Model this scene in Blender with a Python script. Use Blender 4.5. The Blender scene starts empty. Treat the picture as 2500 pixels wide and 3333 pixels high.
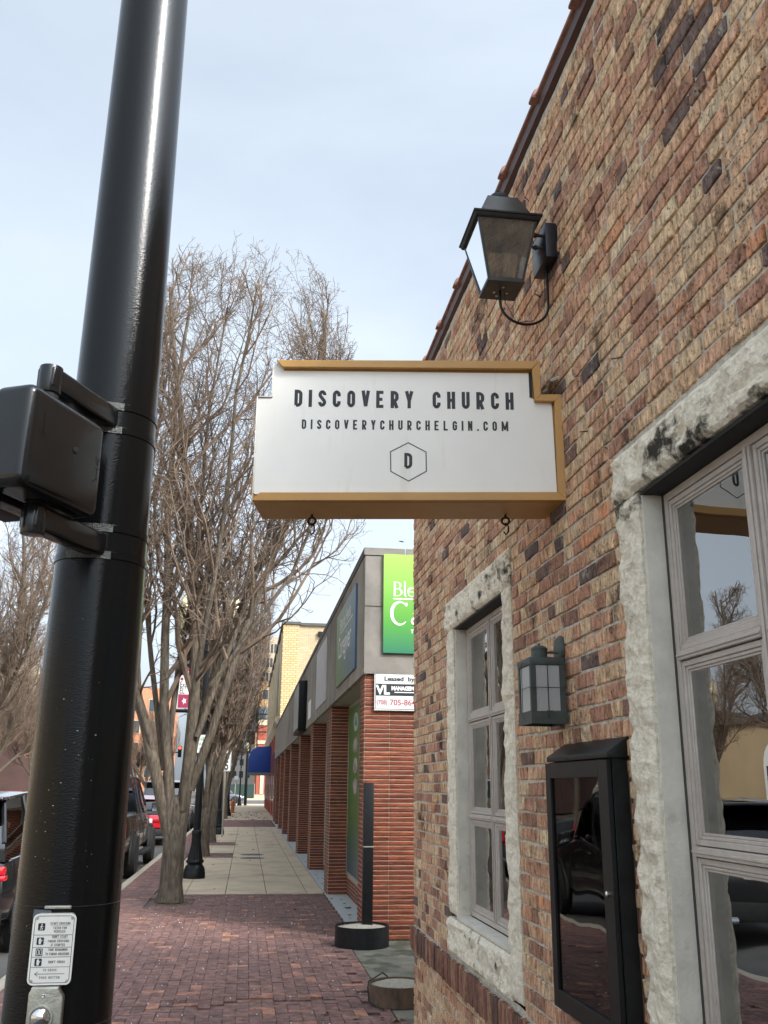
import bpy, bmesh, math, random
import numpy as np
from mathutils import Vector, Matrix, noise
R = math.radians
rng = random.Random(7)
SC = bpy.context.scene
COL = SC.collection

# ------------------------------------------------------------------ camera
EYE = 1.67
pit, yaw, rol = R(16.43868), R(7.91188), R(0.471737)
fwd = Vector((math.sin(yaw)*math.cos(pit), math.cos(yaw)*math.cos(pit), math.sin(pit)))
r0 = Vector((math.cos(yaw), -math.sin(yaw), 0)); u0 = r0.cross(fwd)
rx = r0*math.cos(rol)+u0*math.sin(rol); ux = -r0*math.sin(rol)+u0*math.cos(rol)
cam_d = bpy.data.cameras.new('camera'); cam = bpy.data.objects.new('camera', cam_d); COL.objects.link(cam)
M = Matrix.Identity(4)
for i in range(3):
    M[i][0] = rx[i]; M[i][1] = ux[i]; M[i][2] = -fwd[i]
M[2][3] = EYE
cam.matrix_world = M
cam_d.sensor_fit = 'VERTICAL'; cam_d.sensor_height = 36; cam_d.lens = 3035.4/3333*36
cam_d.clip_start = 0.05; cam_d.clip_end = 3000
SC.camera = cam

# ------------------------------------------------------------------ sky, sun, exposure
SUN_AZ, SUN_EL = 136, 42
w = bpy.data.worlds.new('World'); SC.world = w; w.use_nodes = True
wn, wl = w.node_tree.nodes, w.node_tree.links
wn.clear()
wo = wn.new('ShaderNodeOutputWorld'); bg = wn.new('ShaderNodeBackground'); wl.new(bg.outputs[0], wo.inputs[0])
sky = wn.new('ShaderNodeTexSky'); sky.sky_type = 'NISHITA'; sky.sun_disc = False
sky.sun_elevation = R(SUN_EL); sky.sun_rotation = R(SUN_AZ); sky.air_density = 1.0; sky.dust_density = 7.0; sky.ozone_density = 1.2
tc = wn.new('ShaderNodeTexCoord'); mp = wn.new('ShaderNodeMapping'); mp.inputs['Scale'].default_value = (1.2, 1.2, 3.2)
mp.inputs['Rotation'].default_value = (0, 0, 0.5)
nz = wn.new('ShaderNodeTexNoise'); nz.inputs['Scale'].default_value = 1.3; nz.inputs['Detail'].default_value = 6; nz.inputs['Roughness'].default_value = .5; nz.inputs['Distortion'].default_value = .4
cr = wn.new('ShaderNodeValToRGB'); cr.color_ramp.elements[0].position = .3; cr.color_ramp.elements[1].position = .72
cr.color_ramp.elements[0].color = (.52,.52,.52,1); cr.color_ramp.elements[1].color = (.95,.95,.95,1)
mx = wn.new('ShaderNodeMix'); mx.data_type = 'RGBA'
bw = wn.new('ShaderNodeRGBToBW'); cl_ = wn.new('ShaderNodeVectorMath'); cl_.operation = 'SCALE'; cl_.inputs[0].default_value = (.99, 1.12, 1.255)   # thin high cloud, lit by the same sky
wl.new(sky.outputs[0], bw.inputs[0]); sc_g = wn.new('ShaderNodeMath'); sc_g.operation = 'MULTIPLY_ADD'; sc_g.inputs[1].default_value = 1.15; sc_g.inputs[2].default_value = 1.6
wl.new(bw.outputs[0], sc_g.inputs[0]); wl.new(sc_g.outputs[0], cl_.inputs['Scale']); wl.new(cl_.outputs[0], mx.inputs['B'])
wl.new(tc.outputs['Generated'], mp.inputs[0]); wl.new(mp.outputs[0], nz.inputs['Vector']); wl.new(nz.outputs[0], cr.inputs[0])
wl.new(cr.outputs[0], mx.inputs['Factor']); wl.new(sky.outputs[0], mx.inputs['A']); wl.new(mx.outputs['Result'], bg.inputs[0])
bg.inputs[1].default_value = 0.14
sl = bpy.data.lights.new('sun', 'SUN'); sl.energy = 1.7; sl.angle = R(10); sl.color = (1, .93, .82)
so = bpy.data.objects.new('sun', sl); COL.objects.link(so)
sd = Vector((math.sin(R(SUN_AZ))*math.cos(R(SUN_EL)), math.cos(R(SUN_AZ))*math.cos(R(SUN_EL)), math.sin(R(SUN_EL))))
so.rotation_euler = sd.to_track_quat('Z', 'Y').to_euler(); so.location = (10, -20, 20)
SC.view_settings.view_transform = 'Standard'; SC.view_settings.look = 'None'
SC.view_settings.gamma = 1; SC.view_settings.exposure = 0.98; SC.view_settings.use_curve_mapping = False
SC.cycles.max_bounces = 8; SC.cycles.transparent_max_bounces = 12

# ------------------------------------------------------------------ materials
def mat(name, col, rough=.6, metal=0, var=0, vs=8, bump=0, bs=60, bd=.01, col2=None, spec=.5, coat=0, stretch=(1,1,1), det=5, emit=None):
    m = bpy.data.materials.new(name); m.use_nodes = True
    n, l = m.node_tree.nodes, m.node_tree.links
    b = n['Principled BSDF']
    b.inputs['Base Color'].default_value = (*col, 1); b.inputs['Roughness'].default_value = rough; b.inputs['Metallic'].default_value = metal
    b.inputs['Specular IOR Level'].default_value = spec; b.inputs['Coat Weight'].default_value = coat; b.inputs['Coat Roughness'].default_value = .06
    g = None
    if var or bump or col2:
        g = n.new('ShaderNodeNewGeometry'); mp = n.new('ShaderNodeMapping'); mp.inputs['Scale'].default_value = stretch
        l.new(g.outputs['Position'], mp.inputs[0])
    if var or col2:
        t = n.new('ShaderNodeTexNoise'); t.inputs['Scale'].default_value = vs; t.inputs['Detail'].default_value = det; t.inputs['Roughness'].default_value = .6
        l.new(mp.outputs[0], t.inputs['Vector'])
        r_ = n.new('ShaderNodeValToRGB'); r_.color_ramp.elements[0].position = .32; r_.color_ramp.elements[1].position = .68
        a = col2 if col2 else tuple(c*(1-var) for c in col)
        bcol = col if col2 else tuple(min(1, c*(1+var)) for c in col)
        r_.color_ramp.elements[0].color = (*a, 1); r_.color_ramp.elements[1].color = (*bcol, 1)
        l.new(t.outputs[0], r_.inputs[0]); l.new(r_.outputs[0], b.inputs['Base Color'])
    if bump:
        t2 = n.new('ShaderNodeTexNoise'); t2.inputs['Scale'].default_value = bs; t2.inputs['Detail'].default_value = 4
        l.new(mp.outputs[0], t2.inputs['Vector'])
        bp = n.new('ShaderNodeBump'); bp.inputs['Strength'].default_value = bump; bp.inputs['Distance'].default_value = bd
        l.new(t2.outputs[0], bp.inputs['Height']); l.new(bp.outputs[0], b.inputs['Normal'])
    if emit:
        b.inputs['Emission Color'].default_value = (*col, 1); b.inputs['Emission Strength'].default_value = emit
    return m

def masonry(name, stops, streak=(22, 44, 15), pock=.5, soot=.5, rough=.9, bstr=.6, smear=None):
    """brick or paver colour from the per-piece value 'rnd' (mesh attribute, or object property on a single piece)"""
    m = bpy.data.materials.new(name); m.use_nodes = True
    n, l = m.node_tree.nodes, m.node_tree.links
    b = n['Principled BSDF']; b.inputs['Roughness'].default_value = rough; b.inputs['Specular IOR Level'].default_value = .25
    a1 = n.new('ShaderNodeAttribute'); a1.attribute_type = 'GEOMETRY'; a1.attribute_name = 'rnd'
    a2 = n.new('ShaderNodeAttribute'); a2.attribute_type = 'OBJECT'; a2.attribute_name = 'rnd'
    ad = n.new('ShaderNodeMath'); l.new(a1.outputs['Fac'], ad.inputs[0]); l.new(a2.outputs['Fac'], ad.inputs[1])
    r_ = n.new('ShaderNodeValToRGB'); r_.color_ramp.interpolation = 'LINEAR'
    els = r_.color_ramp.elements
    els[0].position = stops[0][0]; els[0].color = (*stops[0][1], 1); els[1].position = stops[-1][0]; els[1].color = (*stops[-1][1], 1)
    for p, c in stops[1:-1]:
        e = els.new(p); e.color = (*c, 1)
    l.new(ad.outputs[0], r_.inputs[0])
    g = n.new('ShaderNodeNewGeometry')
    off = n.new('ShaderNodeVectorMath'); off.operation = 'MULTIPLY_ADD'      # shift the texture from piece to piece
    sc = n.new('ShaderNodeCombineXYZ')
    for i in range(3): l.new(ad.outputs[0], sc.inputs[i])
    l.new(sc.outputs[0], off.inputs[0]); off.inputs[1].default_value = (3, 7, 5); l.new(g.outputs['Position'], off.inputs[2])
    mp = n.new('ShaderNodeMapping'); mp.inputs['Scale'].default_value = streak; l.new(off.outputs[0], mp.inputs[0])
    t = n.new('ShaderNodeTexNoise'); t.inputs['Scale'].default_value = 1; t.inputs['Detail'].default_value = 5; t.inputs['Roughness'].default_value = .7
    l.new(mp.outputs[0], t.inputs['Vector'])
    mr = n.new('ShaderNodeMapRange'); mr.inputs[1].default_value = .34; mr.inputs[2].default_value = .66; mr.inputs[3].default_value = .48; mr.inputs[4].default_value = 1.42
    l.new(t.outputs[0], mr.inputs[0])
    mul = n.new('ShaderNodeVectorMath'); mul.operation = 'SCALE'; l.new(r_.outputs[0], mul.inputs[0]); l.new(mr.outputs[0], mul.inputs['Scale'])
    # pock marks
    p = n.new('ShaderNodeTexNoise'); p.inputs['Scale'].default_value = 95; p.inputs['Detail'].default_value = 4; p.inputs['Roughness'].default_value = .7; l.new(off.outputs[0], p.inputs['Vector'])
    pr = n.new('ShaderNodeMapRange'); pr.inputs[1].default_value = .33; pr.inputs[2].default_value = .43; pr.inputs[3].default_value = 1-pock*.8; pr.inputs[4].default_value = 1
    l.new(p.outputs[0], pr.inputs[0])
    # soot and dirt in large uneven patches
    s = n.new('ShaderNodeTexNoise'); s.inputs['Scale'].default_value = 2.3; s.inputs['Detail'].default_value = 9; s.inputs['Roughness'].default_value = .72; l.new(g.outputs['Position'], s.inputs['Vector'])
    sr = n.new('ShaderNodeMapRange'); sr.inputs[1].default_value = .37; sr.inputs[2].default_value = .44; sr.inputs[3].default_value = 1-soot; sr.inputs[4].default_value = 1
    l.new(s.outputs[0], sr.inputs[0])
    mm = n.new('ShaderNodeMath'); mm.operation = 'MULTIPLY'; l.new(pr.outputs[0], mm.inputs[0]); l.new(sr.outputs[0], mm.inputs[1])
    m2 = n.new('ShaderNodeVectorMath'); m2.operation = 'SCALE'; l.new(mul.outputs[0], m2.inputs[0]); l.new(mm.outputs[0], m2.inputs['Scale'])
    outc = m2.outputs[0]
    if smear:
        q = n.new('ShaderNodeTexNoise'); q.inputs['Scale'].default_value = 13; q.inputs['Detail'].default_value = 9; q.inputs['Roughness'].default_value = .75; l.new(g.outputs['Position'], q.inputs['Vector'])
        qr = n.new('ShaderNodeMapRange'); qr.inputs[1].default_value = .57; qr.inputs[2].default_value = .66; qr.inputs[3].default_value = 0; qr.inputs[4].default_value = .62; l.new(q.outputs[0], qr.inputs[0])
        qm = n.new('ShaderNodeMix'); qm.data_type = 'RGBA'; l.new(qr.outputs[0], qm.inputs['Factor']); l.new(outc, qm.inputs['A']); qm.inputs['B'].default_value = (*smear, 1); outc = qm.outputs['Result']
    l.new(outc, b.inputs['Base Color'])
    hs = n.new('ShaderNodeMath'); hs.operation = 'MULTIPLY_ADD'; l.new(t.outputs[0], hs.inputs[0]); hs.inputs[1].default_value = 1.0; l.new(pr.outputs[0], hs.inputs[2])
    bp = n.new('ShaderNodeBump'); bp.inputs['Strength'].default_value = bstr; bp.inputs['Distance'].default_value = .009
    l.new(hs.outputs[0], bp.inputs['Height']); l.new(bp.outputs[0], b.inputs['Normal'])
    return m

def glass(name, tint=(.75,.78,.78), base=.10, k=1.7, dust=0, dcol=(.3,.28,.25), wave=0):
    m = bpy.data.materials.new(name); m.use_nodes = True
    n, l = m.node_tree.nodes, m.node_tree.links
    n.clear(); o = n.new('ShaderNodeOutputMaterial')
    gl = n.new('ShaderNodeBsdfGlossy'); gl.inputs['Roughness'].default_value = .0; gl.inputs['Color'].default_value = (.95,.95,.95,1)
    tr = n.new('ShaderNodeBsdfTransparent'); tr.inputs['Color'].default_value = (*tint, 1)
    fr = n.new('ShaderNodeFresnel'); fr.inputs['IOR'].default_value = 1.5
    ma = n.new('ShaderNodeMath'); ma.operation = 'MULTIPLY_ADD'; ma.use_clamp = True
    ma.inputs[1].default_value = k; ma.inputs[2].default_value = base; l.new(fr.outputs[0], ma.inputs[0])
    mi = n.new('ShaderNodeMixShader'); l.new(ma.outputs[0], mi.inputs[0])
    last = tr.outputs[0]
    if dust:
        df = n.new('ShaderNodeBsdfDiffuse'); df.inputs['Color'].default_value = (*dcol, 1)
        md = n.new('ShaderNodeMixShader'); g = n.new('ShaderNodeNewGeometry'); t = n.new('ShaderNodeTexNoise'); t.inputs['Scale'].default_value = 14; t.inputs['Detail'].default_value = 8
        l.new(g.outputs['Position'], t.inputs['Vector'])
        mr = n.new('ShaderNodeMapRange'); mr.inputs[1].default_value = .3; mr.inputs[2].default_value = .75; mr.inputs[3].default_value = dust*.7; mr.inputs[4].default_value = min(1, dust*1.4)
        l.new(t.outputs[0], mr.inputs[0]); l.new(mr.outputs[0], md.inputs[0]); l.new(tr.outputs[0], md.inputs[1]); l.new(df.outputs[0], md.inputs[2]); last = md.outputs[0]
    if wave:
        g = n.new('ShaderNodeNewGeometry'); t = n.new('ShaderNodeTexNoise'); t.inputs['Scale'].default_value = 2.2; t.inputs['Detail'].default_value = 1
        l.new(g.outputs['Position'], t.inputs['Vector']); bp = n.new('ShaderNodeBump'); bp.inputs['Strength'].default_value = wave; bp.inputs['Distance'].default_value = .02
        l.new(t.outputs[0], bp.inputs['Height']); l.new(bp.outputs[0], gl.inputs['Normal'])
    l.new(last, mi.inputs[1]); l.new(gl.outputs[0], mi.inputs[2]); l.new(mi.outputs[0], o.inputs[0])
    return m

MT = {}
BR = [(0,(.15,.11,.10)),(.03,(.19,.13,.11)),(.05,(.35,.19,.13)),(.16,(.50,.265,.175)),(.33,(.62,.35,.22)),(.48,(.66,.41,.25)),(.62,(.70,.475,.29)),(.78,(.74,.54,.34)),(.86,(.66,.375,.24)),(.94,(.80,.645,.42)),(.985,(.66,.29,.15)),(1,(.52,.35,.24))]
MT['brick'] = masonry('common_brick', BR, smear=(.60,.55,.46), soot=.68, pock=.85, bstr=.9)
MT['sillbrick'] = masonry('dark_sill_brick', [(0,(.12,.08,.07)),(.4,(.22,.11,.08)),(.8,(.30,.15,.10)),(1,(.36,.2,.13))], pock=.3)
MT['paver'] = masonry('clay_paver', [(0,(.165,.097,.088)),(.5,(.20,.115,.10)),(.90,(.215,.12,.103)),(.945,(.225,.125,.105)),(.975,(.34,.165,.115)),(1,(.37,.19,.13))], streak=(12,12,12), pock=.25, soot=.22, rough=.75, bstr=.35)
MT['roman'] = masonry('red_roman_brick', [(0,(.12,.034,.022)),(.3,(.18,.048,.028)),(.6,(.23,.062,.032)),(.85,(.28,.085,.040)),(1,(.32,.12,.06))], streak=(7,7,60), pock=.3, soot=.25, rough=.55)
MT['mortar'] = mat('mortar', (.56,.52,.44), .95, var=.28, vs=30, bump=.9, bs=90, bd=.01)
MT['rmortar'] = mat('pale_raked_mortar', (.52,.43,.31), .95, var=.2, vs=20, bump=.5, bs=120)
MT['terra'] = mat('terracotta', (.25,.115,.08), .6, var=.35, vs=12, bump=.3)
MT['drip'] = mat('brown_metal', (.085,.04,.032), .45, var=.2, vs=6)
MT['winframe'] = mat('taupe_window_paint', (.50,.45,.405), .45, var=.08, vs=25, bump=.15, bs=120)
MT['caulk'] = mat('dark_caulk', (.05,.05,.045), .8)
MT['reveal'] = mat('cast_concrete_reveal', (.66,.63,.55), .85, var=.12, vs=9, bump=.3, bs=90)
MT['glass'] = glass('window_glass', base=.22, k=.8, tint=(.62,.64,.62), wave=.12)
MT['caseglass'] = glass('case_glass', base=.02, k=.55, tint=(.35,.34,.33), wave=.25)
MT['lampglass'] = glass('dusty_lantern_glass', base=.03, k=1.0, tint=(.8,.8,.78), dust=.55, dcol=(.17,.155,.13))
MT['clearglass'] = glass('sky_lit_lantern_glass', base=.04, k=.9, tint=(.58,.61,.64), dust=.12, dcol=(.25,.25,.26))
MT['carglass'] = glass('car_glass', base=.06, k=1.6, tint=(.12,.13,.13))
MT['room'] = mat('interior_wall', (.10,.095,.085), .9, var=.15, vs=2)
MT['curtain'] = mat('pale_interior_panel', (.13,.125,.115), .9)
MT['beam'] = mat('interior_timber', (.16,.10,.055), .7, var=.3, vs=5, stretch=(1,8,1))
MT['polepaint'] = mat('black_pole_enamel', (.006,.0065,.007), .12, bump=.16, bs=90, bd=.005, spec=.24, stretch=(1,1,2.6))
MT['black'] = mat('satin_black_paint', (.008,.009,.010), .42, var=.3, vs=20, bump=.08, bs=200, spec=.28)
MT['blacksh'] = mat('glossy_black_housing', (.008,.009,.010), .2, bump=.04, bs=80, bd=.004)
MT['blackmat'] = mat('flat_black', (.012,.012,.012), .7, var=.3, vs=12)
MT['band'] = mat('painted_steel_band', (.10,.10,.095), .28, metal=.7, bump=.6, bs=160)
MT['alu'] = mat('cast_aluminium', (.50,.49,.42), .42, metal=.6, var=.14, vs=40, bump=.2, bs=150)
MT['chrome'] = mat('polished_steel', (.75,.75,.76), .08, metal=1)
MT['signwhite'] = mat('white_sign_face', (.88,.86,.80), .35, var=.03, vs=3)
def stain(m, colr, sc, lo, hi, amt, stretch):
    n, l = m.node_tree.nodes, m.node_tree.links; b = n['Principled BSDF']; src = b.inputs['Base Color'].links[0].from_socket
    g = n.new('ShaderNodeNewGeometry'); mp = n.new('ShaderNodeMapping'); mp.inputs['Scale'].default_value = stretch; l.new(g.outputs['Position'], mp.inputs[0])
    t = n.new('ShaderNodeTexNoise'); t.inputs['Scale'].default_value = sc; t.inputs['Detail'].default_value = 7; l.new(mp.outputs[0], t.inputs['Vector'])
    r_ = n.new('ShaderNodeMapRange'); r_.inputs[1].default_value = lo; r_.inputs[2].default_value = hi; r_.inputs[4].default_value = amt; l.new(t.outputs[0], r_.inputs[0])
    x = n.new('ShaderNodeMix'); x.data_type = 'RGBA'; l.new(r_.outputs[0], x.inputs['Factor']); l.new(src, x.inputs['A']); x.inputs['B'].default_value = (*colr, 1); l.new(x.outputs['Result'], b.inputs['Base Color'])
stain(MT['signwhite'], (.55,.48,.32), 3, .58, .76, .22, (6, 6, .7))
stain(MT['reveal'], (.30,.28,.24), 11, .60, .70, .35, (1, 1, 1))
MT['gold'] = mat('ochre_sign_trim', (.52,.28,.075), .42, var=.07, vs=6)
MT['ink'] = mat('sign_ink', (.018,.02,.022), .5)
MT['inkgrey'] = mat('sign_grey_ink', (.09,.09,.10), .5)
MT['white'] = mat('white_print', (.82,.82,.80), .45)
MT['redink'] = mat('red_print', (.34,.03,.04), .45)
MT['lantern'] = mat('weathered_bronze', (.035,.036,.032), .42, var=.25, vs=15)
MT['dkblue'] = mat('blue_black_steel', (.016,.018,.026), .35, var=.2, vs=9)
MT['verdi'] = mat('grey_green_copper', (.045,.06,.055), .5, var=.25, vs=30, bump=.1)
MT['conc'] = mat('fascia_concrete', (.25,.225,.185), .9, var=.16, vs=1.6, bump=.3, bs=70)
MT['conc_s'] = mat('grey_pebble_concrete', (.21,.19,.165), .9, var=.25, vs=2.5, bump=.7, bs=140)
MT['soffit'] = mat('soffit_board', (.36,.34,.28), .8, var=.05)
MT['coping'] = mat('dark_coping', (.07,.065,.055), .6, var=.2)
MT['walk'] = mat('tan_concrete_slab', (.54,.435,.305), .9, var=.09, vs=3, bump=.25, bs=120)
MT['apron'] = mat('pale_grey_painted_concrete', (.42,.44,.43), .8, var=.06, vs=4)
MT['oldconc'] = mat('old_stained_concrete', (.20,.185,.15), .95, col2=(.10,.10,.075), vs=3.5, bump=.8, bs=90)
MT['asphalt'] = mat('asphalt', (.085,.083,.08), .9, var=.2, vs=2, bump=.4, bs=120)
MT['earth'] = mat('ground', (.15,.13,.10), .95, var=.25, vs=.8)
MT['kerb'] = mat('kerb_concrete', (.37,.33,.26), .9, var=.12, vs=5, bump=.3)
MT['bed'] = mat('joint_sand', (.075,.062,.055), 1)
MT['paint'] = mat('road_paint', (.70,.70,.68), .7, var=.12, vs=5)
MT['bark'] = mat('grey_brown_bark', (.17,.135,.095), .95, col2=(.06,.046,.034), vs=26, stretch=(1,1,.22), bump=1, bs=40, bd=.03)
MT['bark2'] = mat('twig_bark', (.20,.14,.095), .9, col2=(.09,.063,.046), vs=3)
MT['rust'] = mat('rusty_steel', (.14,.09,.055), .75, col2=(.05,.032,.022), vs=13, bump=.4, bs=60, stretch=(1,1,.4))
MT['gravel'] = mat('grey_gravel', (.30,.27,.22), .95, var=.3, vs=60)
MT['leafm'] = mat('dry_leaf', (.24,.14,.08), .8, var=.35, vs=30)
MT['orange'] = mat('hydrant_orange', (.42,.11,.02), .5, var=.15)
MT['ybrick'] = None
MT['tyre'] = mat('tyre_rubber', (.014,.014,.014), .85)
MT['rim'] = mat('dark_alloy', (.12,.12,.12), .3, metal=.8)
MT['blackcar'] = mat('black_car_paint', (.010,.010,.011), .16, coat=1, spec=.6)
MT['brownblack'] = mat('dark_truck_paint', (.016,.014,.012), .14, coat=1, spec=.7)
MT['redcar'] = mat('red_car_paint', (.45,.012,.02), .18, coat=1)
MT['greycar'] = mat('grey_car_paint', (.10,.115,.14), .22, coat=1)
MT['whitecar'] = mat('white_car_paint', (.75,.75,.75), .22, coat=1)
MT['taill'] = mat('tail_lamp_red', (.55,.01,.02), .12, coat=1)
MT['clearl'] = mat('lamp_lens', (.7,.7,.7), .1, coat=1)
MT['globe'] = mat('cream_globe', (.62,.56,.34), .35, var=.06)
MT['tan'] = mat('tan_stucco', (.42,.31,.18), .85, var=.1, vs=.6)
MT['cream'] = mat('cream_stone', (.55,.46,.32), .85, var=.08, vs=1)
MT['winfar'] = mat('far_window', (.05,.06,.07), .12)
MT['bronze'] = mat('dark_storefront', (.03,.03,.03), .4)
MT['redb'] = mat('red_corner_brick', (.30,.075,.045), .85, var=.12, vs=3)
MT['orangeb'] = mat('orange_brick', (.52,.22,.12), .85, var=.1, vs=2)
MT['maroon'] = mat('maroon_wall', (.085,.045,.038), .85, var=.15, vs=1)
MT['awning'] = mat('blue_canvas', (.012,.05,.26), .6, var=.1, vs=3)
MT['towerm'] = mat('tower_stone', (.42,.34,.24), .85, var=.06, vs=.4)
MT['slate'] = mat('blue_grey_cornice', (.13,.17,.18), .7)
MT['greencloth'] = mat('green_fence_screen', (.012,.035,.03), .8)

def brick_tex(name, c1, c2, mo, bw, bh, ms=.012, rough=.85, ax='XZ'):
    m = bpy.data.materials.new(name); m.use_nodes = True
    n, l = m.node_tree.nodes, m.node_tree.links; b = n['Principled BSDF']; b.inputs['Roughness'].default_value = rough
    g = n.new('ShaderNodeNewGeometry'); s = n.new('ShaderNodeSeparateXYZ'); c = n.new('ShaderNodeCombineXYZ')
    l.new(g.outputs['Position'], s.inputs[0])
    if ax == 'both':
        a = n.new('ShaderNodeMath'); l.new(s.outputs['X'], a.inputs[0]); l.new(s.outputs['Y'], a.inputs[1]); l.new(a.outputs[0], c.inputs[0])
    else: l.new(s.outputs[ax[0]], c.inputs[0])
    l.new(s.outputs['Z'], c.inputs[1])
    t = n.new('ShaderNodeTexBrick'); t.inputs['Color1'].default_value = (*c1,1); t.inputs['Color2'].default_value = (*c2,1); t.inputs['Mortar'].default_value = (*mo,1)
    t.inputs['Scale'].default_value = 1; t.inputs['Brick Width'].default_value = bw; t.inputs['Row Height'].default_value = bh; t.inputs['Mortar Size'].default_value = ms
    l.new(c.outputs[0], t.inputs[0]); l.new(t.outputs[0], b.inputs['Base Color'])
    return m
MT['ybrick'] = brick_tex('yellow_glazed_brick', (.52,.37,.17), (.60,.45,.24), (.28,.19,.10), .28, .12, .016)
MT['ybrick2'] = brick_tex('buff_common_brick', (.46,.34,.19), (.55,.42,.26), (.30,.24,.16), .22, .075, .01)
MT['backbrick'] = brick_tex('plain_brick', (.40,.25,.16), (.50,.37,.22), (.36,.33,.29), .21, .068, .01, ax='YZ')

stain(MT['walk'], (.20,.17,.13), 1.1, .50, .72, .5, (1, 1, 1)); stain(MT['walk'], (.10,.09,.075), 9, .70, .74, .55, (1, 1, 1))
stain(MT['conc'], (.09,.08,.065), 2.2, .52, .70, .75, (1, 1.6, .18)); stain(MT['conc_s'], (.10,.09,.075), 1.5, .55, .7, .6, (1.4, 1, .4)); stain(MT['oldconc'], (.05,.055,.03), 2.5, .52, .6, .8, (1, 1, 1))
def gradient_green(name, top, mid, bot, z0, z1):
    m = bpy.data.materials.new(name); m.use_nodes = True
    n, l = m.node_tree.nodes, m.node_tree.links; b = n['Principled BSDF']; b.inputs['Roughness'].default_value = .3
    g = n.new('ShaderNodeNewGeometry'); s = n.new('ShaderNodeSeparateXYZ'); l.new(g.outputs['Position'], s.inputs[0])
    mr = n.new('ShaderNodeMapRange'); mr.inputs[1].default_value = z0; mr.inputs[2].default_value = z1; l.new(s.outputs['Z'], mr.inputs[0])
    r_ = n.new('ShaderNodeValToRGB'); l.new(mr.outputs[0], r_.inputs[0])
    e = r_.color_ramp.elements; e[0].color = (*bot,1); e[1].color = (*top,1); k = e.new(.32); k.color = (*mid,1)
    l.new(r_.outputs[0], b.inputs['Base Color'])
    return m

# ------------------------------------------------------------------ object helpers
def org(o):
    v = Vector((0,0,0))
    while o is not None: v = v + o.location; o = o.parent
    return v
def tag(o, label=None, cat=None, group=None, kind=None):
    if label: o['label'] = label
    if cat: o['category'] = cat
    if group: o['group'] = group
    if kind: o['kind'] = kind
    return o
def thing(name, loc, label, cat, group=None):
    o = bpy.data.objects.new(name, None); o.empty_display_size = .1; COL.objects.link(o); o.location = loc
    return tag(o, label, cat, group)
def link(name, me, parent=None, loc=None):
    o = bpy.data.objects.new(name, me); COL.objects.link(o)
    if parent: o.parent = parent
    if loc is not None: o.location = loc
    return o
def np_mesh(name, V, F, m, smooth=False, rnd=None):
    """V (n,3) array, F (m,k) array of equal sized faces"""
    me = bpy.data.meshes.new(name); V = np.asarray(V, dtype=np.float32); F = np.asarray(F, dtype=np.int32)
    k = F.shape[1]
    me.vertices.add(len(V)); me.vertices.foreach_set('co', V.ravel())
    me.loops.add(F.size); me.loops.foreach_set('vertex_index', F.ravel())
    me.polygons.add(len(F)); me.polygons.foreach_set('loop_start', np.arange(0, F.size, k, dtype=np.int32))
    me.polygons.foreach_set('loop_total', np.full(len(F), k, dtype=np.int32))
    me.update(calc_edges=True); me.validate()
    me.polygons.foreach_set('use_smooth', np.full(len(me.polygons), bool(smooth)))
    if rnd is not None:
        a = me.attributes.new('rnd', 'FLOAT', 'POINT'); a.data.foreach_set('value', np.asarray(rnd, dtype=np.float32))
    if m: me.materials.append(m)
    return me

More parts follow.
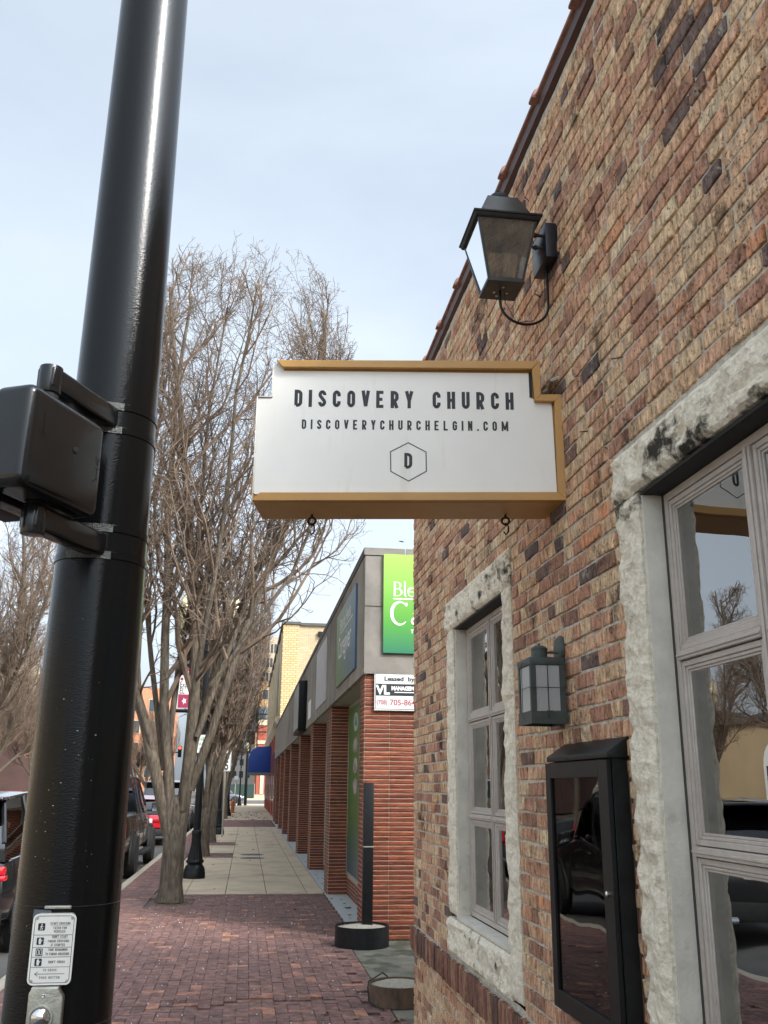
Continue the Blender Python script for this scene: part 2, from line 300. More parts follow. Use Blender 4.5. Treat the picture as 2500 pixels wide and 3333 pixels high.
class MB:
    def __init__(s, T=None): s.v = []; s.f = []; s.T = T; s.r = None
    def add(s, vs, fs):
        o = len(s.v)
        s.v += [tuple(s.T(p)) if s.T else tuple(p) for p in vs]; s.f += [tuple(i+o for i in f) for f in fs]; return s
    def box(s, x0, y0, z0, x1, y1, z1):
        if x0 > x1: x0, x1 = x1, x0
        if y0 > y1: y0, y1 = y1, y0
        if z0 > z1: z0, z1 = z1, z0
        return s.add([(x0,y0,z0),(x1,y0,z0),(x1,y1,z0),(x0,y1,z0),(x0,y0,z1),(x1,y0,z1),(x1,y1,z1),(x0,y1,z1)],
                     [(3,2,1,0),(4,5,6,7),(0,1,5,4),(1,2,6,5),(2,3,7,6),(3,0,4,7)])
    def frust(s, b, t, z0, z1):   # b,t = (x0,y0,x1,y1)
        return s.add([(b[0],b[1],z0),(b[2],b[1],z0),(b[2],b[3],z0),(b[0],b[3],z0),(t[0],t[1],z1),(t[2],t[1],z1),(t[2],t[3],z1),(t[0],t[3],z1)],
                     [(3,2,1,0),(4,5,6,7),(0,1,5,4),(1,2,6,5),(2,3,7,6),(3,0,4,7)])
    def tube(s, pts, rad, n=8, cap=True):
        pts = [Vector(p) for p in pts]; rad = rad if isinstance(rad, (list, tuple)) else [rad]*len(pts)
        vs, fs = [], []; prev = None
        for i, p in enumerate(pts):
            d = (pts[min(i+1, len(pts)-1)]-pts[max(i-1, 0)]).normalized()
            if prev is None: a = d.orthogonal().normalized()
            else: a = (prev - d*prev.dot(d)); a = a.normalized() if a.length > 1e-6 else d.orthogonal().normalized()
            prev = a; b = d.cross(a)
            for k in range(n):
                t = 2*math.pi*k/n; vs.append(p+(a*math.cos(t)+b*math.sin(t))*rad[i])
        for i in range(len(pts)-1):
            for k in range(n):
                fs.append((i*n+k, i*n+(k+1) % n, (i+1)*n+(k+1) % n, (i+1)*n+k))
        if cap: fs.append(tuple(range(n))[::-1]); fs.append(tuple((len(pts)-1)*n+k for k in range(n)))
        return s.add(vs, fs)
    def lathe(s, prof, cx=0, cy=0, n=20, flute=0, fn=12, z0=0):
        vs, fs = [], []
        for r_, z in prof:
            for k in range(n):
                t = 2*math.pi*k/n; rr = r_*(1-flute*(.5+.5*math.cos(fn*t)))
                vs.append((cx+rr*math.cos(t), cy+rr*math.sin(t), z+z0))
        for i in range(len(prof)-1):
            for k in range(n): fs.append((i*n+k, i*n+(k+1) % n, (i+1)*n+(k+1) % n, (i+1)*n+k))
        fs.append(tuple(range(n))[::-1]); fs.append(tuple((len(prof)-1)*n+k for k in range(n)))
        return s.add(vs, fs)
    def prism(s, poly, a, b, ax='y'):
        """poly in the plane across ax, from a to b"""
        def P(u, v, w_): return {'y': (u, w_, v), 'x': (w_, u, v), 'z': (u, v, w_)}[ax]
        n = len(poly); vs = [P(u, v, a) for u, v in poly]+[P(u, v, b) for u, v in poly]
        fs = [(i, (i+1) % n, n+(i+1) % n, n+i) for i in range(n)]+[tuple(range(n))[::-1], tuple(range(n, 2*n))]
        return s.add(vs, fs)
    def build(s, name, m, parent=None, smooth=False, bevel=0, seg=2, at=None, ang=40):
        me = bpy.data.meshes.new(name)
        o0 = org(parent) if parent else Vector(at or (0,0,0))
        me.from_pydata([(x-o0.x, y-o0.y, z-o0.z) for x, y, z in s.v], [], s.f)
        bm = bmesh.new(); bm.from_mesh(me)
        bmesh.ops.recalc_face_normals(bm, faces=bm.faces)
        if bevel:
            es = [e for e in bm.edges if len(e.link_faces) == 2 and e.calc_face_angle(0) > R(30)]
            bmesh.ops.bevel(bm, geom=es, offset=bevel, segments=seg, profile=.5, affect='EDGES', clamp_overlap=True)
        if smooth or bevel:
            for f in bm.faces: f.smooth = True
            for e in bm.edges:
                if len(e.link_faces) == 2 and e.calc_face_angle(0) > R(ang): e.smooth = False
        bm.to_mesh(me); bm.free()
        if m: me.materials.append(m)
        o = link(name, me, parent)
        if not parent and at: o.location = at
        return o

def copy_tree(o, loc, parent=None, rot=None, scale=None):
    c = o.copy(); COL.objects.link(c)
    if parent is not None: c.parent = parent
    else:
        c.location = loc
        if rot is not None: c.rotation_euler = (0,0,rot)
        if scale is not None: c.scale = scale if isinstance(scale, tuple) else (scale,)*3
    for ch in o.children: copy_tree(ch, None, c)
    return c

def text(body, size, T, name, m, parent, align='LEFT', xs=1.0, bold=0.0, depth=.0006, space=1.0):
    """built-in font text turned into a mesh; T maps (u, v, out) to world"""
    cu = bpy.data.curves.new('t', 'FONT'); cu.body = body; cu.size = size; cu.align_x = align; cu.offset = bold; cu.space_character = space; cu.resolution_u = 3
    ob = bpy.data.objects.new('t', cu); COL.objects.link(ob)
    dg = bpy.context.evaluated_depsgraph_get(); me = bpy.data.meshes.new_from_object(ob.evaluated_get(dg))
    vs = [T(v.co.x*xs, v.co.y, depth) for v in me.vertices]; fs = [tuple(p.vertices) for p in me.polygons]
    bpy.data.objects.remove(ob); bpy.data.curves.remove(cu); bpy.data.meshes.remove(me)
    b = MB(); b.add(vs, fs); return b.build(name, m, parent)

def arc(cx, cy, r, a0, a1, n=6): return [(cx+r*math.cos(R(a0+(a1-a0)*i/n)), cy+r*math.sin(R(a0+(a1-a0)*i/n))) for i in range(n+1)]
def stroke(pts, t, closed=False, wd=None):
    """a band of width t round a polyline -> quads in 2D"""
    n = len(pts); L, Rr = [], []
    for i, p in enumerate(pts):
        a = pts[i-1] if (i > 0 or closed) else None; b = pts[(i+1) % n] if (i < n-1 or closed) else None
        def nm(p, q):
            d = (q[0]-p[0], q[1]-p[1]); l_ = math.hypot(*d) or 1; return (-d[1]/l_, d[0]/l_)
        ns = [nm(a, p)] if a is not None else []
        if b is not None: ns.append(nm(p, b))
        nx = sum(q[0] for q in ns)/len(ns); ny = sum(q[1] for q in ns)/len(ns); l2 = nx*nx+ny*ny
        k = (wd[i] if wd else t)/2/max(l2, .3)
        L.append((p[0]+nx*k, p[1]+ny*k)); Rr.append((p[0]-nx*k, p[1]-ny*k))
    q = []
    for i in range(n if closed else n-1):
        j = (i+1) % n; q.append((Rr[i], Rr[j], L[j], L[i]))
    return q
def glyph(ch, w_, h, t):
    """condensed grotesque capitals: list of (points, closed)"""
    r_ = min(w_*.42, .24*h); x0, x1, y0, y1 = t/2, w_-t/2, t/2, h-t/2; m_ = h/2
    tl = arc(x0+r_, y1-r_, r_, 180, 90); tr = arc(x1-r_, y1-r_, r_, 90, 0); br = arc(x1-r_, y0+r_, r_, 0, -90); bl = arc(x0+r_, y0+r_, r_, -90, -180)
    c = ch
    if c == 'I': return [([(w_/2, 0), (w_/2, h)], 0)]
    if c == 'D': return [([(x0, y0), (x0, y1)]+tr+br+[(x0, y0)], 0)]
    if c in 'O0': return [(tl+tr+br+bl, 1)]
    if c == 'C': return [([(x1, h*.64)]+tr[::-1]+tl[::-1]+bl[::-1]+br[::-1]+[(x1, h*.36)], 0)]
    if c == 'G': return [([(x1, h*.66)]+tr[::-1]+tl[::-1]+bl[::-1]+br[::-1]+[(x1, m_), (w_*.5, m_)], 0)]
    if c == 'S': return [([(x1, h*.70)]+tr[::-1]+arc(x0+r_, y1-r_, r_, 90, 215)+arc(x1-r_, y0+r_*1.05, r_, 35, -90)+bl+[(x0, h*.30)], 0)]
    if c == 'V': return [([(x0*.8, h), (w_/2, t*.45)], 0), ([(w_-x0*.8, h), (w_/2, t*.45)], 0)]
    if c == 'Y': return [([(x0*.8, h), (w_/2, h*.42)], 0), ([(w_-x0*.8, h), (w_/2, h*.42)], 0), ([(w_/2, h*.46), (w_/2, 0)], 0)]
    if c == 'E': return [([(x1+t*.3, y1), (x0, y1), (x0, y0), (x1+t*.3, y0)], 0), ([(x0, m_), (x1, m_)], 0)]
    if c == 'F': return [([(x1+t*.3, y1), (x0, y1), (x0, 0)], 0), ([(x0, m_), (x1, m_)], 0)]
    if c == 'L': return [([(x0, h), (x0, y0), (x1+t*.3, y0)], 0)]
    if c == 'H': return [([(x0, 0), (x0, h)], 0), ([(x1, 0), (x1, h)], 0), ([(x0, m_), (x1, m_)], 0)]
    if c == 'N': return [([(x0, 0), (x0, h)], 0), ([(x1, 0), (x1, h)], 0), ([(x0, h*.97), (x1, h*.03)], 0)]
    if c == 'M': return [([(x0, 0), (x0, h)], 0), ([(x1, 0), (x1, h)], 0), ([(x0+t*.1, h*.93), (w_/2, h*.12)], 0), ([(x1-t*.1, h*.93), (w_/2, h*.12)], 0)]
    if c == 'U': return [([(x0, h)]+[(x0, y0+r_)]+bl[::-1][1:]+br[::-1]+[(x1, h)], 0)]
    if c == 'R': return [([(x0, 0), (x0, y1)]+tr+arc(x1-r_, m_+r_*.6, r_, 0, -90)+[(x0, m_-r_*.4)], 0), ([(w_*.45, m_-r_*.3), (x1, 0)], 0)]
    if c == 'P': return [([(x0, 0), (x0, y1)]+tr+arc(x1-r_, m_+r_*.6, r_, 0, -90)+[(x0, m_-r_*.4)], 0)]
    if c == 'B': return [([(x0, y0), (x0, y1)]+tr+arc(x1-r_, m_+r_, r_, 0, -90)+[(x0, m_)], 0), ([(x1-r_*1.2, m_)]+arc(x1-r_, m_-r_, r_, 90, 0)+br+[(x0, y0)], 0)]
    if c == 'A': return [([(x0*.7, 0), (w_/2, h)], 0), ([(w_-x0*.7, 0), (w_/2, h)], 0), ([(w_*.22, h*.28), (w_*.78, h*.28)], 0)]
    if c == 'T': return [([(0, y1), (w_, y1)], 0), ([(w_/2, y1), (w_/2, 0)], 0)]
    if c == 'W': return [([(x0*.7, h), (w_*.27, t*.3), (w_/2, h*.85), (w_*.73, t*.3), (w_-x0*.7, h)], 0)]
    if c == 'K': return [([(x0, 0), (x0, h)], 0), ([(x1, h), (x0, h*.42)], 0), ([(w_*.35, h*.58), (x1, 0)], 0)]
    if c == '.': return [([(w_/2, 0), (w_/2, t)], 0)]
    if c == "'": return [([(w_/2, h), (w_/2, h*.75)], 0)]
    return []
def caps(body, x0, x1, y0, h, t, T, name, m, parent, lw=.43, widths=None):
    """lay capitals evenly from x0 to x1"""
    ws = {'I': .16, '.': .16, ' ': .34, 'M': 1.5*lw, 'W': 1.5*lw, "'": .12}
    W = [ws.get(c, lw)*h for c in body]; sp = (x1-x0-sum(W))/(len(body)-1); b = MB(); x = x0; k = 0
    for c, w_ in zip(body, W):
        for pts, cl in glyph(c, w_, h, t):
            d = .0006+.00008*k; k = (k+1) % 6
            for q in stroke(pts, t, cl): b.add([T((x+p[0], y0+p[1], d)) for p in q], [(0,1,2,3)])
        x += w_+sp
    return b.build(name, m, parent)

# ================================================================== brick building on the right
WX = 1.30; WY0, WY1 = -7.0, 7.5; WTOP = 4.88
bb = thing('brick_building', (WX, 3, 0), 'tan and red common-brick building with stone-framed windows along the pavement', 'building')
# openings in the wall plane: (y0, y1, z0, z1) of the whole stone surround
OPEN = [(4.555, 6.15, .70, 2.875), (.9, 3.115, .78, 2.835)]
INNER = [(4.75, 5.945, .93, 2.665), (1.09, 2.92, .93, 2.655)]

def lin(a, b, st):
    n = max(1, int(round((b-a)/st))); return [a+(b-a)*i/n for i in range(n+1)]
def wall_grid():
    ys = sorted(set([round(v, 4) for v in lin(.4, .9, .06)+lin(.9, 3.115, .035)+lin(3.115, 4.555, .035)+lin(4.555, 6.15, .04)+lin(6.15, 7.5, .04)]))
    zs = sorted(set([round(v, 4) for v in lin(0, .70, .035)+lin(.70, .78, .04)+lin(.78, 2.835, .035)+lin(2.835, 2.875, .04)+lin(2.875, WTOP, .035)]))
    vid = {}; V = []; F = []
    def vx(i, j):
        if (i, j) not in vid:
            y, z = ys[i], zs[j]; d = max(-.001, noise.noise(Vector((y*5, z*14, 1)))*.012-.001)+noise.noise(Vector((y*50, z*50, 4)))*.0025
            vid[(i, j)] = len(V); V.append((WX+.0015+d, y, z))
        return vid[(i, j)]
    for i in range(len(ys)-1):
        for j in range(len(zs)-1):
            cy, cz = (ys[i]+ys[i+1])/2, (zs[j]+zs[j+1])/2
            if any(a < cy < b and c < cz < d for a, b, c, d in OPEN): continue
            F.append((vx(i, j), vx(i, j+1), vx(i+1, j+1), vx(i+1, j)))
    return V, F
V, F = wall_grid()
o3 = np.array([WX, 3, 0])
wall = link('wall', np_mesh('wall', np.array(V)-o3, F, MT['mortar'], True), bb)
b = MB(); b.box(WX, WY0, 0, WX+.3, .4, WTOP); b.box(WX+.02, WY1-.01, 0, 9, WY1, WTOP); b.box(WX+.02, WY0, 0, 9, WY0+.01, WTOP)
b.build('plain_wall', MT['backbrick'], bb)

# ---- brick templates: proud, chipped, slightly pillowed face
def brick_tpl(seed):
    rr = random.Random(seed); g = []; us = (0, .035, .5, .965, 1); vs = (0, .085, .93, 1); nx, nz = 4, 3; tu, tv = rr.uniform(-.0015, .0015), rr.uniform(-.0015, .0015)
    chip = [rr.random() < .35 for _ in range(4)]
    for j, v in enumerate(vs):
        for i, u in enumerate(us):
            eu, ev = i in (0, nx), j in (0, nz); k = (1 if i > 2 else 0)+(2 if j > 1 else 0)
            du = rr.uniform(-.010, .010) if not eu else rr.uniform(-.002, .008)*(1 if i == 0 else -1); dv = rr.uniform(-.03, .03)
            out = .0062+tu*(u-.5)*2+tv*(v-.5)*2+rr.uniform(-.0006, .0008)
            if eu or ev: out -= .0020
            if eu and ev: out -= .0015; du += (.03 if i == 0 else -.03)*rr.random(); dv += (.09 if j == 0 else -.09)*rr.random()
            elif (abs(u-.5) > .4 and chip[k]) : out -= .0025
            g.append((-out, u+du-.5, v+dv-.5))
    ring = [i for i in range(nx)]+[j*(nx+1)+nx for j in range(nz)]+[nz*(nx+1)+nx-i for i in range(nx)]+[(nz-j)*(nx+1) for j in range(nz)]
    base = len(g)
    for k in ring: g.append((.014, g[k][1]*1.01, g[k][2]*1.02))
    F = []
    for j in range(nz):
        for i in range(nx): a = j*(nx+1)+i; F.append((a, a+nx+1, a+nx+2, a+1))
    n = len(ring)
    for i in range(n): F.append((ring[i], ring[(i+1) % n], base+(i+1) % n, base+i))
    return np.array(g), np.array(F)
TPL = [brick_tpl(s) for s in range(14)]
COURSE = .0681
def lay_courses():
    out = []; nc = int(WTOP/COURSE)
    for c in range(nc):
        z0 = c*COURSE; zc = z0+COURSE/2; rr = random.Random(100+c)
        if .515 < zc < .70: continue
        iv = [(1.25, WY1)]
        for (a, b_, c0, c1) in OPEN:
            if c0-.02 < zc < c1+.015:
                nv = []
                for (p, q) in iv:
                    if b_ <= p or a >= q: nv.append((p, q)); continue
                    if a > p: nv.append((p, a))
                    if b_ < q: nv.append((b_, q))
                iv = nv
        for (p, q) in iv:
            y = q; off = rr.choice((.5, 1.0, .72)); first = True
            header = (c % 6 == 3)
            while y > p+.012:
                L = (.108 if header or rr.random() < .26 else .207)+rr.uniform(-.008, .008)
                if first: L *= off; first = False
                if y-L < p+.04: L = y-p
                jt = .010+rr.uniform(-.002, .003)
                out.append((y-L/2, zc+rr.uniform(-.002, .002)+.004*noise.noise(Vector((y*1.1, c*.4, 2))), max(.02, L-jt), COURSE-.0115+rr.uniform(-.003, .002), rr.uniform(-.0042, .003), rr.uniform(-.014, .014)))
                y -= L
    return out
def shade_at(y, z):
    return min(1, max(0, random.Random(int(y*1000)*7919+int(z*1000)).random()))
bricks = lay_courses()
def visible_size(y, z):
    P = Vector((WX, y, z)); v = P-Vector((0,0,EYE)); w_ = v.dot(fwd)
    if w_ < .3: return 0
    px = v.dot(rx)/w_*3035; py = v.dot(ux)/w_*3035
    if abs(px) > 1250 or abs(py) > 1666: return 0
    return 1/(w_*w_)*abs(v.normalized().x)
order = sorted(range(len(bricks)), key=lambda i: -visible_size(bricks[i][0], bricks[i][1])*bricks[i][2])
near = set(order[:296])
def piece_mats(m): return m
def place_pieces(lst, nearset, parent, m, pname, sname, tpls, faceX, back=False):
    """single pieces share template meshes; the rest are joined"""
    po = org(parent); meshes = {}
    VV, FF, RR = [], [], []; base = 0
    for i, (y, z, L, H, dx, rot) in enumerate(lst):
        rv = shade_at(y, z); k = int(rv*9973) % len(tpls)
        if i in nearset:
            if k not in meshes:
                meshes[k] = np_mesh(pname, tpls[k][0], tpls[k][1], m, False)
            o = link(pname, meshes[k], parent, (faceX-po.x+dx, y-po.y, z-po.z)); o.scale = (1, L, H); o.rotation_euler = (rot, 0, 0); o['rnd'] = rv
        else:
            g = tpls[k][0]*np.array([1, L, H]); c_, s_ = math.cos(rot), math.sin(rot)
            gy = g[:,1]*c_-g[:,2]*s_; gz = g[:,1]*s_+g[:,2]*c_
            VV.append(np.stack([g[:,0]+faceX-po.x+dx, gy+y-po.y, gz+z-po.z], 1)); FF.append(tpls[k][1]+base); RR.append(np.full(len(g), rv)); base += len(g)
    if VV:
        o = link(sname, np_mesh(sname, np.concatenate(VV), np.concatenate(FF), m, False, np.concatenate(RR)), parent); o['kind'] = 'stuff'
place_pieces(bricks, near, wall, MT['brick'], 'brick', 'brick_field', TPL, WX)

# projecting sill course of bricks set on end
sill_l = []; y = WY1+.0
b = MB(); b.box(WX-.026, 1.0, .534, WX+.02, WY1, .676); b.build('sill_course_bed', MT['mortar'], bb)
while y > 3.2:
    L = .070+rng.uniform(-.003, .003); sill_l.append((y-L/2, .605+rng.uniform(-.004, .004), L-.013, .150, rng.uniform(-.004, .003), rng.uniform(-.01, .01))); y -= L
place_pieces(sill_l, set(range(len(sill_l))), wall, MT['sillbrick'], 'sill_brick', 'sill_brick_field', TPL, WX-.030)

# ---- rock faced stones
def dirt_stone():
    m = bpy.data.materials.new('rock_faced_limestone'); m.use_nodes = True
    n, l = m.node_tree.nodes, m.node_tree.links; b = n['Principled BSDF']; b.inputs['Roughness'].default_value = .9; b.inputs['Specular IOR Level'].default_value = .25
    g = n.new('ShaderNodeNewGeometry')
    t = n.new('ShaderNodeTexNoise'); t.inputs['Scale'].default_value = 48; t.inputs['Detail'].default_value = 10; t.inputs['Roughness'].default_value = .65; l.new(g.outputs['Position'], t.inputs['Vector'])
    r_ = n.new('ShaderNodeValToRGB'); r_.color_ramp.elements[0].position = .3; r_.color_ramp.elements[1].position = .62
    r_.color_ramp.elements[0].color = (.66,.585,.46,1); r_.color_ramp.elements[1].color = (.95,.885,.73,1); l.new(t.outputs[0], r_.inputs[0])
    # black weathering where the 'dirt' attribute and a streaky noise meet
    at = n.new('ShaderNodeAttribute'); at.attribute_name = 'dirt'
    mp = n.new('ShaderNodeMapping'); mp.inputs['Scale'].default_value = (3, 4.5, 6); l.new(g.outputs['Position'], mp.inputs[0])
    s = n.new('ShaderNodeTexNoise'); s.inputs['Scale'].default_value = 1.2; s.inputs['Detail'].default_value = 12; s.inputs['Roughness'].default_value = .68; l.new(mp.outputs[0], s.inputs['Vector'])
    ad = n.new('ShaderNodeMath'); ad.operation = 'MULTIPLY_ADD'; l.new(at.outputs['Fac'], ad.inputs[0]); ad.inputs[1].default_value = .45; l.new(s.outputs[0], ad.inputs[2])
    mr = n.new('ShaderNodeMapRange'); mr.inputs[1].default_value = .66; mr.inputs[2].default_value = .76; l.new(ad.outputs[0], mr.inputs[0])
    mx_ = n.new('ShaderNodeMix'); mx_.data_type = 'RGBA'; l.new(mr.outputs[0], mx_.inputs['Factor']); l.new(r_.outputs[0], mx_.inputs['A']); mx_.inputs['B'].default_value = (.055,.05,.04,1)
    l.new(mx_.outputs['Result'], b.inputs['Base Color'])
    bp = n.new('ShaderNodeBump'); bp.inputs['Strength'].default_value = 1.0; bp.inputs['Distance'].default_value = .012; l.new(t.outputs[0], bp.inputs['Height']); l.new(bp.outputs[0], b.inputs['Normal'])
    return m
MT['stone'] = dirt_stone()
def rock(name, y0, y1, z0, z1, dirt, parent, depth=.035, seed=0, st=.0125, xb=.09):
    ny, nz_ = int((y1-y0)/st), int((z1-z0)/st); V, F, D = [], [], []
    for j in range(nz_+1):
        for i in range(ny+1):
            u, v = i/ny, j/nz_; y = y0+(y1-y0)*u; z = z0+(z1-z0)*v
            e = min(min(u, 1-u)*(y1-y0), min(v, 1-v)*(z1-z0))
            P = Vector((y*7+seed, z*9, seed*1.7)); vo = noise.voronoi(P+Vector((noise.noise(P*1.5)*.5,)*3))[0]
            chip = abs(noise.noise(Vector((y*16+seed, z*16, 3))))*.5+abs(noise.noise(Vector((y*40, z*40, seed))))*.22
            h = depth*(.50+.95*min(1, vo[0]*1.3)-.95*chip); h *= min(1, .35+e/.030)
            wob = .0035*noise.noise(Vector((y*30, z*30, seed+9)))
            V.append((WX-h, y+(wob if 0 < v < 1 else wob*.8), z+(wob if 0 < u < 1 else wob*.8))); D.append(dirt(u, v))
    W_ = ny+1
    for j in range(nz_):
        for i in range(ny): F.append((j*W_+i, (j+1)*W_+i, (j+1)*W_+i+1, j*W_+i+1))
    ring = [i for i in range(ny)]+[j*W_+ny for j in range(nz_)]+[nz_*W_+ny-i for i in range(ny)]+[(nz_-j)*W_ for j in range(nz_)]
    k0 = len(V)
    for k in ring: V.append((WX+xb, min(max(V[k][1], y0), y1), min(max(V[k][2], z0), z1))); D.append(D[k])
    n = len(ring)
    for i in range(n): F.append((ring[i], ring[(i+1) % n], k0+(i+1) % n, k0+i))
    po = org(parent); me = np_mesh(name, np.array(V)-np.array(po), F, MT['stone'], False)
    a = me.attributes.new('dirt', 'FLOAT', 'POINT'); a.data.foreach_set('value', np.array(D, dtype=np.float32))
    return link(name, me, parent)
_unused = lambda u, v: .25+.25*(1-abs(v-.45))
rock('window_lintel', 4.555, 6.15, 2.672, 2.87, lambda u, v: .22+.16*abs(u-.5), bb, .026, 1)
rock('window_lintel', .9, 3.125, 2.660, 2.835, lambda u, v: .28*(1-v)+.05+.12*math.sin(u*11), bb, .028, 5)
rock('jamb_stone', 5.95, 6.145, .93, 2.670, lambda u, v: .1*v, bb, .020, 2)
rock('jamb_stone', 4.56, 4.745, .72, 2.670, lambda u, v: max(0, v-.85)*2.4, bb, .022, 3)
rock('jamb_stone', 2.925, 3.11, .80, 2.657, lambda u, v: max(0, v-.82)*2.2, bb, .024, 4)
rock('sill_stone', 4.75, 6.16, .705, .905, lambda u, v: .26, bb, .030, 6)
b = MB(); b.box(WX-.012, 4.752, .908, WX+.075, 5.948, .932); b.build('window_sill', MT['reveal'], bb, bevel=.004)
# smooth reveals
b = MB(); b.box(WX+.004, 5.944, .93, WX+.16, 6.02, 2.668); b.build('window_reveal', MT['reveal'], bb, bevel=.003)
b = MB(); b.box(WX+.004, 2.919, .80, WX+.16, 2.99, 2.655); b.build('window_reveal', MT['reveal'], bb, bevel=.003)
b = MB(); b.box(WX+.004, 4.68, .93, WX+.16, 4.751, 2.668); b.build('window_reveal', MT['reveal'], bb)
# rusty steel angle under each lintel
b = MB(); b.box(WX+.0, 4.75, 2.662, WX+.20, 5.945, 2.671); b.build('lintel_angle', MT['blackmat'], bb)
b = MB(); b.box(WX+.0, .9, 2.645, WX+.20, 2.922, 2.656); b.build('lintel_angle', MT['blackmat'], bb)

# ---- windows: frames, mullions, sashes with stepped profile, glass
FX = 1.380
def sash(parent, y0, y1, z0, z1, n):
    s = MB()
    def ringbox(a, wd, x0, x1):
        s.box(x0, y0+a, z0+a, x1, y0+a+wd, z1-a); s.box(x0, y1-a-wd, z0+a, x1, y1-a, z1-a)
        s.box(x0, y0+a+wd, z0+a, x1, y1-a-wd, z0+a+wd); s.box(x0, y0+a+wd, z1-a-wd, x1, y1-a-wd, z1-a)
    ringbox(.003, .018, FX-.002, FX+.04); ringbox(.0212, .011, FX+.003, FX+.04); ringbox(.0324, .008, FX+.007, FX+.04)
    o = s.build('sash', MT['winframe'], parent, bevel=.0018, seg=1)
    g = MB(); g.box(FX+.012, y0+.0398, z0+.0398, FX+.015, y1-.0398, z1-.0398); g.build('pane', MT['glass'], o)
def window(name, ycols, zrows, ylim, zlim):
    fr = MB(); y0, y1 = ylim; z0, z1 = zlim
    fr.box(FX-.004, y1-.030, z0, FX+.07, y1, z1); fr.box(FX-.004, y0, z0, FX+.07, y0+.030, z1)
    fr.box(FX-.004, y0+.03, z1-.028, FX+.07, y1-.03, z1); fr.box(FX-.004, y0+.03, z0, FX+.07, y1-.03, z0+.028)
    for ym in ycols: fr.box(FX-.010, ym-.019, z0+.028, FX+.07, ym+.019, z1-.028); fr.box(FX-.016, ym-.006, z0+.028, FX-.0102, ym+.006, z1-.028)
    ys = [y0+.03]+[v for ym in ycols for v in (ym-.019, ym+.019)]+[y1-.03]
    for zm in zrows:
        for i in range(0, len(ys), 2):
            fr.box(FX-.014, ys[i], zm-.015, FX+.07, ys[i+1], zm+.015); fr.box(FX-.019, ys[i], zm-.005, FX-.0142, ys[i+1], zm+.005)
    f = fr.build('window', MT['winframe'], bb, bevel=.002, seg=1)
    zs = [z0+.028]+[v for zm in zrows for v in (zm-.015, zm+.015)]+[z1-.028]
    for i in range(0, len(ys), 2):
        for j in range(0, len(zs), 2): sash(f, ys[i], ys[i+1], zs[j], zs[j+1], 0)
    return f
window('window', [5.350], [1.503, 2.080], (4.757, 5.938), (.935, 2.660))
window('window', [1.745, 2.345], [1.489, 2.086], (1.10, 2.909), (.935, 2.643))
b = MB(); b.box(FX+.002, 5.936, .935, FX+.05, 5.9445, 2.66); b.build('caulk_line', MT['caulk'], bb)
b = MB(); b.box(FX-.006, 2.905, .80, FX+.05, 2.9195, 2.644); b.build('caulk_line', MT['caulk'], bb)
# rooms behind the windows
def room(y0, y1, z0, z1, d, nm):
    r_ = MB(); x0 = FX+.075; x1 = x0+d
    r_.box(x1, y0, z0, x1+.02, y1, z1); r_.box(x0, y0-.02, z0, x1, y0, z1); r_.box(x0, y1, z0, x1, y1+.02, z1)
    r_.box(x0, y0, z1, x1, y1, z1+.02); r_.box(x0, y0, z0-.02, x1, y1, z0)
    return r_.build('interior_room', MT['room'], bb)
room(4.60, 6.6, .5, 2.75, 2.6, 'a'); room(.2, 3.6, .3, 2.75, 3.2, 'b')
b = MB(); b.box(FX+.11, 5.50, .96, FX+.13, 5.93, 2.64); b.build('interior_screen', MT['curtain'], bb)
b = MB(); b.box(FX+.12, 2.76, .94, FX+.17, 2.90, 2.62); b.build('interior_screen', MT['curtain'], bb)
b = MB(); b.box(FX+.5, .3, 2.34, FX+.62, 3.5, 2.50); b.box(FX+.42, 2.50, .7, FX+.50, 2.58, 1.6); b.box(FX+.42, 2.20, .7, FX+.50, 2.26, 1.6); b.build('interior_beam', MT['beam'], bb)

# ---- tiled coping along the roof edge
b = MB(); b.prism([(1.276, 4.892), (1.30, 4.884), (1.52, 4.892), (1.52, 4.93), (1.264, 4.93)], WY0, WY1+.03, 'y'); b.build('drip_edge', MT['drip'], bb)
def coping_tile():
    b = MB(); prof = [(1.245, 4.931)]+[(1.40-.155*math.cos(R(a)), 4.945+.055*math.sin(R(a))) for a in range(10, 171, 20)]+[(1.555, 4.931)]
    b.prism(prof, -.27, .30, 'y')
    prof2 = [(1.222, 4.925)]+[(1.40-.168*math.cos(R(a)), 4.950+.078*math.sin(R(a))) for a in range(5, 176, 17)]+[(1.595, 4.925)]
    b.prism(prof2, -.335, -.272, 'y'); return b
ct0 = coping_tile(); ct0.v = [(x, y+6.72+.30, z) for x, y, z in ct0.v]
ct = ct0.build('coping_tile', MT['terra'], bb, bevel=.012)
for k in range(1, 12):
    c = ct.copy(); COL.objects.link(c); c.location = (0, -.601*k, 0)
b = MB(); b.prism([(1.56, 4.93), (9, 4.98), (9, 4.9), (1.56, 4.9)], WY0, WY1, 'y'); b.build('roof', MT['terra'], bb)
b = MB()
for (y, z, dy, dz) in ((3.9, 3.95, -.02, .01), (5.3, 3.05, .03, .02), (3.35, 3.05, .02, 0), (4.0, 4.55, -.02, .02), (2.98, 3.2, .03, .0), (4.9, 2.98, .02, .02)):
    b.tube([(WX+.01, y, z), (WX-.035, y+dy, z+dz)], .0028, 6)
b.build('nail', MT['rust'], bb)

